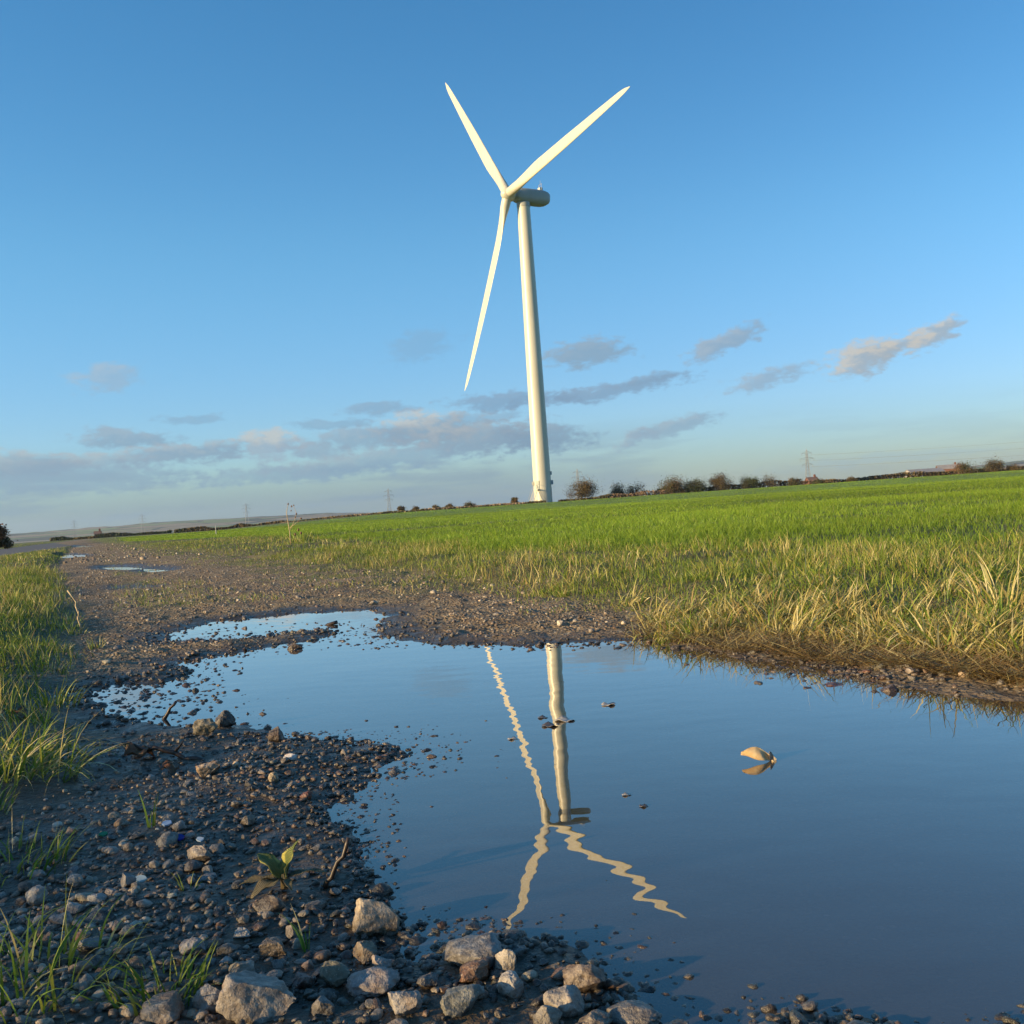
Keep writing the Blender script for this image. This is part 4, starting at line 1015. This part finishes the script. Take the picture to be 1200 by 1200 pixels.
# houses on the horizon
M_BRICK = simple('red_brick', (.17, .075, .05), .85, .25, 6); M_SLATE = simple('roof_tiles', (.16, .10, .08), .8, .2, 4); M_GLASSD = simple('window_glass', (.04, .05, .06), .15, .1); M_BARN = simple('barn_sheet', (.34, .33, .32), .6, .15, 1.); M_BROOF = simple('barn_roof', (.27, .25, .24), .55, .12, .6)
def house(px, D, w, dp, ht, rise, wall, roof, label, cat, name, rz=0, win=True):
    p = at(px, hz(px), D); zb = H1(p.x, D); o = empty(name, (p.x, D, zb), label, cat, None, rz)
    b = MB(); v = [(-w/2, -dp/2, -1), (w/2, -dp/2, -1), (w/2, dp/2, -1), (-w/2, dp/2, -1), (-w/2, -dp/2, ht), (w/2, -dp/2, ht), (w/2, dp/2, ht), (-w/2, dp/2, ht), (-w/2, 0, ht + rise), (w/2, 0, ht + rise)]
    b.add(v, [(0, 1, 5, 4), (2, 3, 7, 6), (1, 2, 6, 9, 5), (3, 0, 4, 8, 7), (0, 3, 2, 1)]); b.build('wall', wall, o)
    b = MB(); k = .35
    for s in (-1, 1):
        ey = s * (dp / 2 + k); ez = ht - k * rise / (dp / 2)
        q = [(-w/2 - k, ey, ez + .02), (w/2 + k, ey, ez + .02), (w/2 + k, 0, ht + rise + .02), (-w/2 - k, 0, ht + rise + .02)]
        b.add(q + [(x, y, z + .18) for x, y, z in q], [(0, 1, 2, 3), (4, 5, 6, 7), (0, 1, 5, 4), (1, 2, 6, 5), (2, 3, 7, 6), (3, 0, 4, 7)])
    rf = b.build('roof', roof, o)
    if win:
        b = MB(); b.box((w * .32, 0, ht + rise + .6), (.9, .9, 1.8)); b.build('chimney', wall, rf)
        for x in (-.3, .05, .32):
            for z in (1.4, 4.0):
                if z + .7 < ht: b = MB(); b.box((x * w, -dp / 2 - .01, z), (1.0, .12, 1.2)); b.build('window', M_GLASSD, o)
        b = MB(); b.box((-.12 * w, -dp / 2 - .01, 1.0), (.95, .12, 2.0)); b.build('door', M_DOOR, o)
    else:
        b = MB(); b.box((0, -dp / 2 - .02, ht * .4), (w * .3, .14, ht * .8)); b.build('door', M_DOOR, o)
house(952, 520, 5.6, 5, 3.2, 1.9, M_BRICK, M_SLATE, 'small red brick house at the foot of the tallest pylon', 'house', 'brick_house', .2)
house(1083, 620, 22, 12, 4.5, 2.2, M_BARN, M_BROOF, 'long pale roofed barn left of the dark tree on the right horizon', 'barn', 'barn', .1, False)
house(1112, 640, 14, 10, 6, 2.6, M_BRICK, M_BROOF, 'farmhouse with pale roof beside the long barn', 'house', 'farmhouse', -.2)
house(115, 520, 3.2, 3, 2.4, 1.1, M_BRICK, M_SLATE, 'tiny red roofed hut beyond the far end of the track', 'hut', 'hut', .3)

# marker post and seedhead stalk
M_POST = simple('white_post', (.36, .36, .35), .6, .1)
p = at(253, 622, 60); zb = H1(p.x, 60.); b = MB(); b.tube([(0, 0, -.2), (0, 0, .55)], .026, 10); b.tube([(0, 0, .55), (0, 0, .59)], [.032, .012], 10)
tag(b.build('marker_post', M_POST, None, loc=(p.x, 60, zb)), 'thin pale marker post at the left field edge', 'post')
p = gp(341, 641, .05); zb = H1(*p); D = p[1]; sc = D / F
wd = empty('seedhead_stalk', (p[0], p[1], zb), 'tall dry brown seedhead stalk standing above the grass left of the field', 'dead plant')
M_SEED = simple('seed_brown', (.16, .09, .05), .8, .3, 40)
b = MB(); b.tube([(0, 0, 0), (-.1 * sc, 0, 14 * sc), (-2.5 * sc, 0, 38 * sc), (0, 0, 48 * sc)], [.7 * sc, .6 * sc, .45 * sc, .25 * sc], 6); b.build('stem', M_STALK, wd, True)
b = MB(); b.tube([(-.3 * sc, 0, 16 * sc), (5 * sc, .2 * sc, 26 * sc), (9 * sc, 0, 36 * sc), (6 * sc, 0, 46 * sc)], [.35 * sc, .3 * sc, .25 * sc, .15 * sc], 5); b.tube([(0, 0, 20 * sc), (11 * sc, 0, 27 * sc), (14 * sc, 0, 30 * sc)], [.3 * sc, .25 * sc, .15 * sc], 5); b.build('side_stem', M_STALK, wd, True)
for (x, z, s) in [(0, 48, 1.6), (4, 45, 1.8), (6.5, 46, 1.3), (9, 36, 1.8), (7.5, 32, 1.4), (14, 30, 1.8), (11, 27, 1.3), (3, 40, 1.2), (10, 17, 2.2), (13, 13, 2.4), (6, 12, 2.2)]:
    V, Fc = rock_shape(int(x * 7 + z), 1, .5); me = mesh_np('seed_head', V * s * sc * np.array([.8, .8, 1.1]), [Fc], M_SEED, True); link('seed_head', me, wd, (x * sc, 0, z * sc))

# ------------------------------------------------------------------ far hills
def hills():
    na = 1100; az = np.radians(np.linspace(-48, 48, na)); rows = []
    dists = np.linspace(2600, 6200, 26)
    A, D = np.meshgrid(az, dists); X = np.sin(A) * D; Y = np.cos(A) * D
    prof = np.interp(np.degrees(A), [-75, -34, -26, -20, -15, -11, -7, 0, 10, 17, 22, 26, 30, 75], [50, 40, 36, 46, 44, 40, 22, 16, 16, 20, 30, 46, 60, 60])
    up = sstep(D, 2600, 4300) * (1 - sstep(D, 5200, 6200) * .5)
    Z = prof * up * (1 + .35 * fbm(X * .0012, Y * .0012, 71, 4)) + 6 * fbm(X * .006, Y * .006, 72, 3) * up + 9 * np.clip(fbm(X * .022, Y * .012, 74, 3), .02, 1) * (fbm(X * .004, Y * .004, 75, 2) > .0) * up - 3 * (1 - up)
    V = np.stack([X.ravel(), Y.ravel(), Z.ravel()], 1); i = np.arange(len(dists) - 1)[:, None] * na; j = np.arange(na - 1)[None, :]
    Q = np.stack([i + j, i + j + 1, i + na + j + 1, i + na + j], -1).reshape(-1, 4)
    t = NT('hill_fields'); pos = t.n('ShaderNodeNewGeometry').outputs['Position']
    v = t.n('ShaderNodeTexVoronoi', feature='F1', i={'Scale': .0045, 'Vector': pos}); hs = t.n('ShaderNodeSeparateColor', i={0: v.outputs['Color']})
    c = t.mix(t.mr(hs.outputs[0], .3, .6), (.17, .22, .06), (.26, .20, .12)); v2 = t.n('ShaderNodeTexVoronoi', feature='DISTANCE_TO_EDGE', i={'Scale': .0045, 'Vector': pos})
    c = t.mix(t.mr(v2.outputs['Distance'], .05, .03), c, (.035, .045, .025)); c = t.mix(t.mr(t.noise(pos, .003, 5), .52, .6), c, (.04, .05, .028))
    struct(link('hills', mesh_np('hills', V, [Q], t.out(t.bsdf(c, .95)), True)))
hills()

# ------------------------------------------------------------------ light
SAZ, SEL = R(64), R(11.5)                       # sun: 64 deg to the left of straight behind the camera
S = Vector((-math.sin(SAZ) * math.cos(SEL), -math.cos(SAZ) * math.cos(SEL), math.sin(SEL)))
sl = bpy.data.lights.new('sun', 'SUN'); sl.energy = 5.0; sl.angle = R(.53); sl.color = (1., .72, .37)
so = bpy.data.objects.new('sun', sl); COL.objects.link(so); so.rotation_euler = S.to_track_quat('Z', 'Y').to_euler()

w = NT('World', True); scene.world = w.id
sky = w.n('ShaderNodeTexSky', sky_type='NISHITA', sun_disc=False, sun_elevation=SEL, sun_rotation=math.atan2(S.x, S.y), air_density=1.0, dust_density=.3, ozone_density=2.2, altitude=0)
STR = .115
tc = w.n('ShaderNodeTexCoord').outputs['Generated']; nv = w.n('ShaderNodeVectorMath', operation='NORMALIZE', i={0: tc}).outputs[0]
sp = w.n('ShaderNodeSeparateXYZ', i={0: nv}); az_ = w.m('ARCTAN2', sp.outputs[0], sp.outputs[1]); el_ = w.m('ARCSINE', sp.outputs[2])
ae = w.n('ShaderNodeCombineXYZ', i={0: az_, 1: el_, 2: 0.}).outputs[0]
wn = w.n('ShaderNodeTexNoise', i={'Vector': w.n('ShaderNodeMapping', i={'Vector': ae, 'Scale': (1, 2.2, 1)}).outputs[0], 'Scale': 26., 'Detail': 6., 'Roughness': .6})
warp = w.n('ShaderNodeVectorMath', operation='SUBTRACT', i={0: wn.outputs['Color'], 1: (.5, .5, .5)}).outputs[0]
warp = w.n('ShaderNodeVectorMath', operation='MULTIPLY', i={0: warp, 1: (.060, .022, 0)}).outputs[0]
aew = w.n('ShaderNodeVectorMath', operation='ADD', i={0: ae, 1: warp}).outputs[0]
fine = w.noise(w.n('ShaderNodeMapping', i={'Vector': ae, 'Scale': (1, 1.9, 1)}).outputs[0], 70, 5, .6)
colr = w.n('ShaderNodeHueSaturation', i={'Saturation': 1.3, 'Color': sky.outputs[0]}).outputs[0]
colr = w.mix(1., colr, w.mix(w.mr(el_, .0, .30), (.46, .555, .86), (.92, .94, .975)), 'MULTIPLY')
colr = w.mix(1., colr, w.mix(w.mr(az_, -.5, .4), (1.22, 1.27, 1.22), (.98, .98, .97)), 'MULTIPLY')
def azel(px, py):
    v = ray(px, py); return math.atan2(v[0], v[1]), math.atan2(v[2], math.hypot(v[0], v[1]))
GC = (.24, .34, .45); LC = (.60, .58, .53); MC = (.40, .42, .46)
# low stratus band
ELc = w.mr(el_, .0, .055, 1., .0)
stn = w.noise(w.n('ShaderNodeMapping', i={'Vector': ae, 'Scale': (1, 7.5, 1), 'Location': (3.1, 0, 0)}).outputs[0], 5.5, 6, .6)
left = w.mr(az_, -.05, .30, 1., .25)
CL = [ # px py width height angle strength colour bright-top
 (125, 443, 66, 26, 12, .60, (.36, .42, .50), .5), (495, 405, 80, 34, 14, .35, GC, .1), (688, 413, 96, 28, 6, .85, (.27, .34, .42), .2), (850, 402, 96, 20, 24, .85, (.30, .36, .44), .35),
 (900, 444, 92, 20, 14, .75, (.32, .38, .46), .3), (1014, 418, 92, 30, 14, 1., MC, 1.6), (1052, 405, 70, 18, 18, .9, MC, 1.6), (1092, 393, 66, 20, 30, .95, MC, 1.6), (316, 522, 70, 30, -4, .9, (.36, .40, .47), 1.4), (370, 527, 80, 16, 0, .75, (.28, .34, .43), .2),
 (500, 503, 130, 34, 4, .95, (.25, .31, .39), 1.1), (560, 512, 170, 34, 2, .95, (.25, .31, .39), .5), (630, 512, 120, 32, 0, .95, (.21, .29, .39), .2), (430, 512, 120, 24, 3, .8, (.26, .33, .42), .3), (700, 460, 210, 16, 8, .8, (.23, .31, .42), .1), (600, 470, 150, 18, 4, .75, (.22, .31, .43), .1), (760, 445, 90, 10, 10, .6, (.24, .33, .44), .1),
 (790, 500, 110, 18, 14, .8, (.27, .34, .43), .3), (745, 515, 60, 12, 22, .7, (.30, .37, .46), .3), (150, 513, 110, 18, 2, .85, (.25, .32, .41), .3), (215, 530, 150, 20, 5, .9, (.25, .31, .40), .5), (120, 540, 120, 16, 4, .7, (.30, .37, .45), .6), (30, 545, 120, 24, 2, .9, (.27, .33, .41), .6), (445, 480, 90, 13, 3, .65, (.25, .34, .45), .1), (230, 490, 70, 8, 3, .5, GC, .1), (385, 497, 90, 9, 3, .55, GC, .1),
 (450, 537, 300, 24, 8, .85, (.27, .36, .45), .3), (340, 555, 260, 18, 5, .7, (.24, .34, .45), .1), (560, 490, 110, 12, 4, .5, GC, .2), (1040, 537, 260, 9, 5, .35, (.36, .48, .56), 0), (90, 560, 260, 30, 2, .8, (.25, .34, .44), .1)]
def norm_(c): return [x for x in c]
bandm = w.m('MULTIPLY', w.mr(stn, .47, .60), w.m('MULTIPLY', w.mr(el_, .095, .05), .5))
bandm = w.m('MULTIPLY', bandm, left)
K = 1 / STR / 2 ** .9
colr = w.mix(bandm, colr, tuple(x * K for x in (.24, .34, .45)))
lowb = w.m('MULTIPLY', w.m('MULTIPLY', w.mr(el_, .058, .018), w.mr(az_, .02, .22, 1., .15)), .62)
colr = w.mix(lowb, colr, tuple(x * K for x in (.20, .33, .46)))
for (px, py, wd_, hg, an, st_, c, br) in CL:
    c = (c[0] * .93, c[1] * 1.08, c[2] * 1.14); st_ *= .80 if py < 500 else .70
    a0, e0 = azel(px, py); sx = wd_ / F / 2 * 1.25; sy = hg / F / 2 * 1.5
    rot = R(an) ; rot = R(an) - R(3.9) * 0 - 0.0
    # the angle in the photograph includes the camera roll
    rot = R(an - 3.9)
    m1 = w.n('ShaderNodeMapping', vector_type='TEXTURE', i={'Vector': aew, 'Location': (a0, e0, 0), 'Rotation': (0, 0, rot), 'Scale': (sx, sy, 1)}).outputs[0]
    ln = w.n('ShaderNodeVectorMath', operation='LENGTH', i={0: m1}).outputs['Value']
    dens = w.m('ADD', w.m('SUBTRACT', 1., ln), w.m('MULTIPLY', w.m('SUBTRACT', fine, .5), 1.6))
    mask = w.m('MULTIPLY', w.mr(dens, .0, .60), min(1, st_ * 1.15))
    yv = w.n('ShaderNodeSeparateXYZ', i={0: m1}); lit = w.m('SUBTRACT', w.m('MULTIPLY', yv.outputs[1], .8), w.m('MULTIPLY', yv.outputs[0], .45))
    lit = w.m('ADD', lit, w.m('MULTIPLY', w.m('SUBTRACT', fine, .5), 2.))
    cc = w.mix(w.m('MULTIPLY', w.mr(lit, -.3, .75), br, clamp=True), tuple(x * K for x in c), tuple(x * K for x in LC))
    colr = w.mix(mask, colr, cc)
bg = w.n('ShaderNodeBackground', i={0: colr, 1: STR}); wo = w.n('ShaderNodeOutputWorld', i={0: bg.outputs[0]})
w.id.cycles.sampling_method = 'MANUAL'; w.id.cycles.sample_map_resolution = 512

# haze
HAZE = 0.00008
if HAZE:
    b = MB(); b.box((0, 3000, 70.), (16000, 9000, 144.)); t = NT('haze_air'); v = t.n('ShaderNodeVolumePrincipled', i={'Color': (.55, .72, .95, 1), 'Density': HAZE, 'Anisotropy': .2})
    ho = b.build('haze', t.out(None, v.outputs[0])); ho['kind'] = 'stuff'; ho['label'] = 'thin pale air fading the far hills'; ho['category'] = 'haze'

scene.view_settings.view_transform = 'Standard'; scene.view_settings.look = 'None'; scene.view_settings.exposure = .9; scene.view_settings.gamma = 1
scene.render.engine = 'CYCLES'; cy = scene.cycles
cy.use_denoising = True; cy.max_bounces = 8; cy.transparent_max_bounces = 12; cy.diffuse_bounces = 3; cy.glossy_bounces = 4; cy.volume_bounces = 0; cy.use_adaptive_sampling = True; cy.adaptive_threshold = .02
cy.caustics_reflective = False; cy.caustics_refractive = False
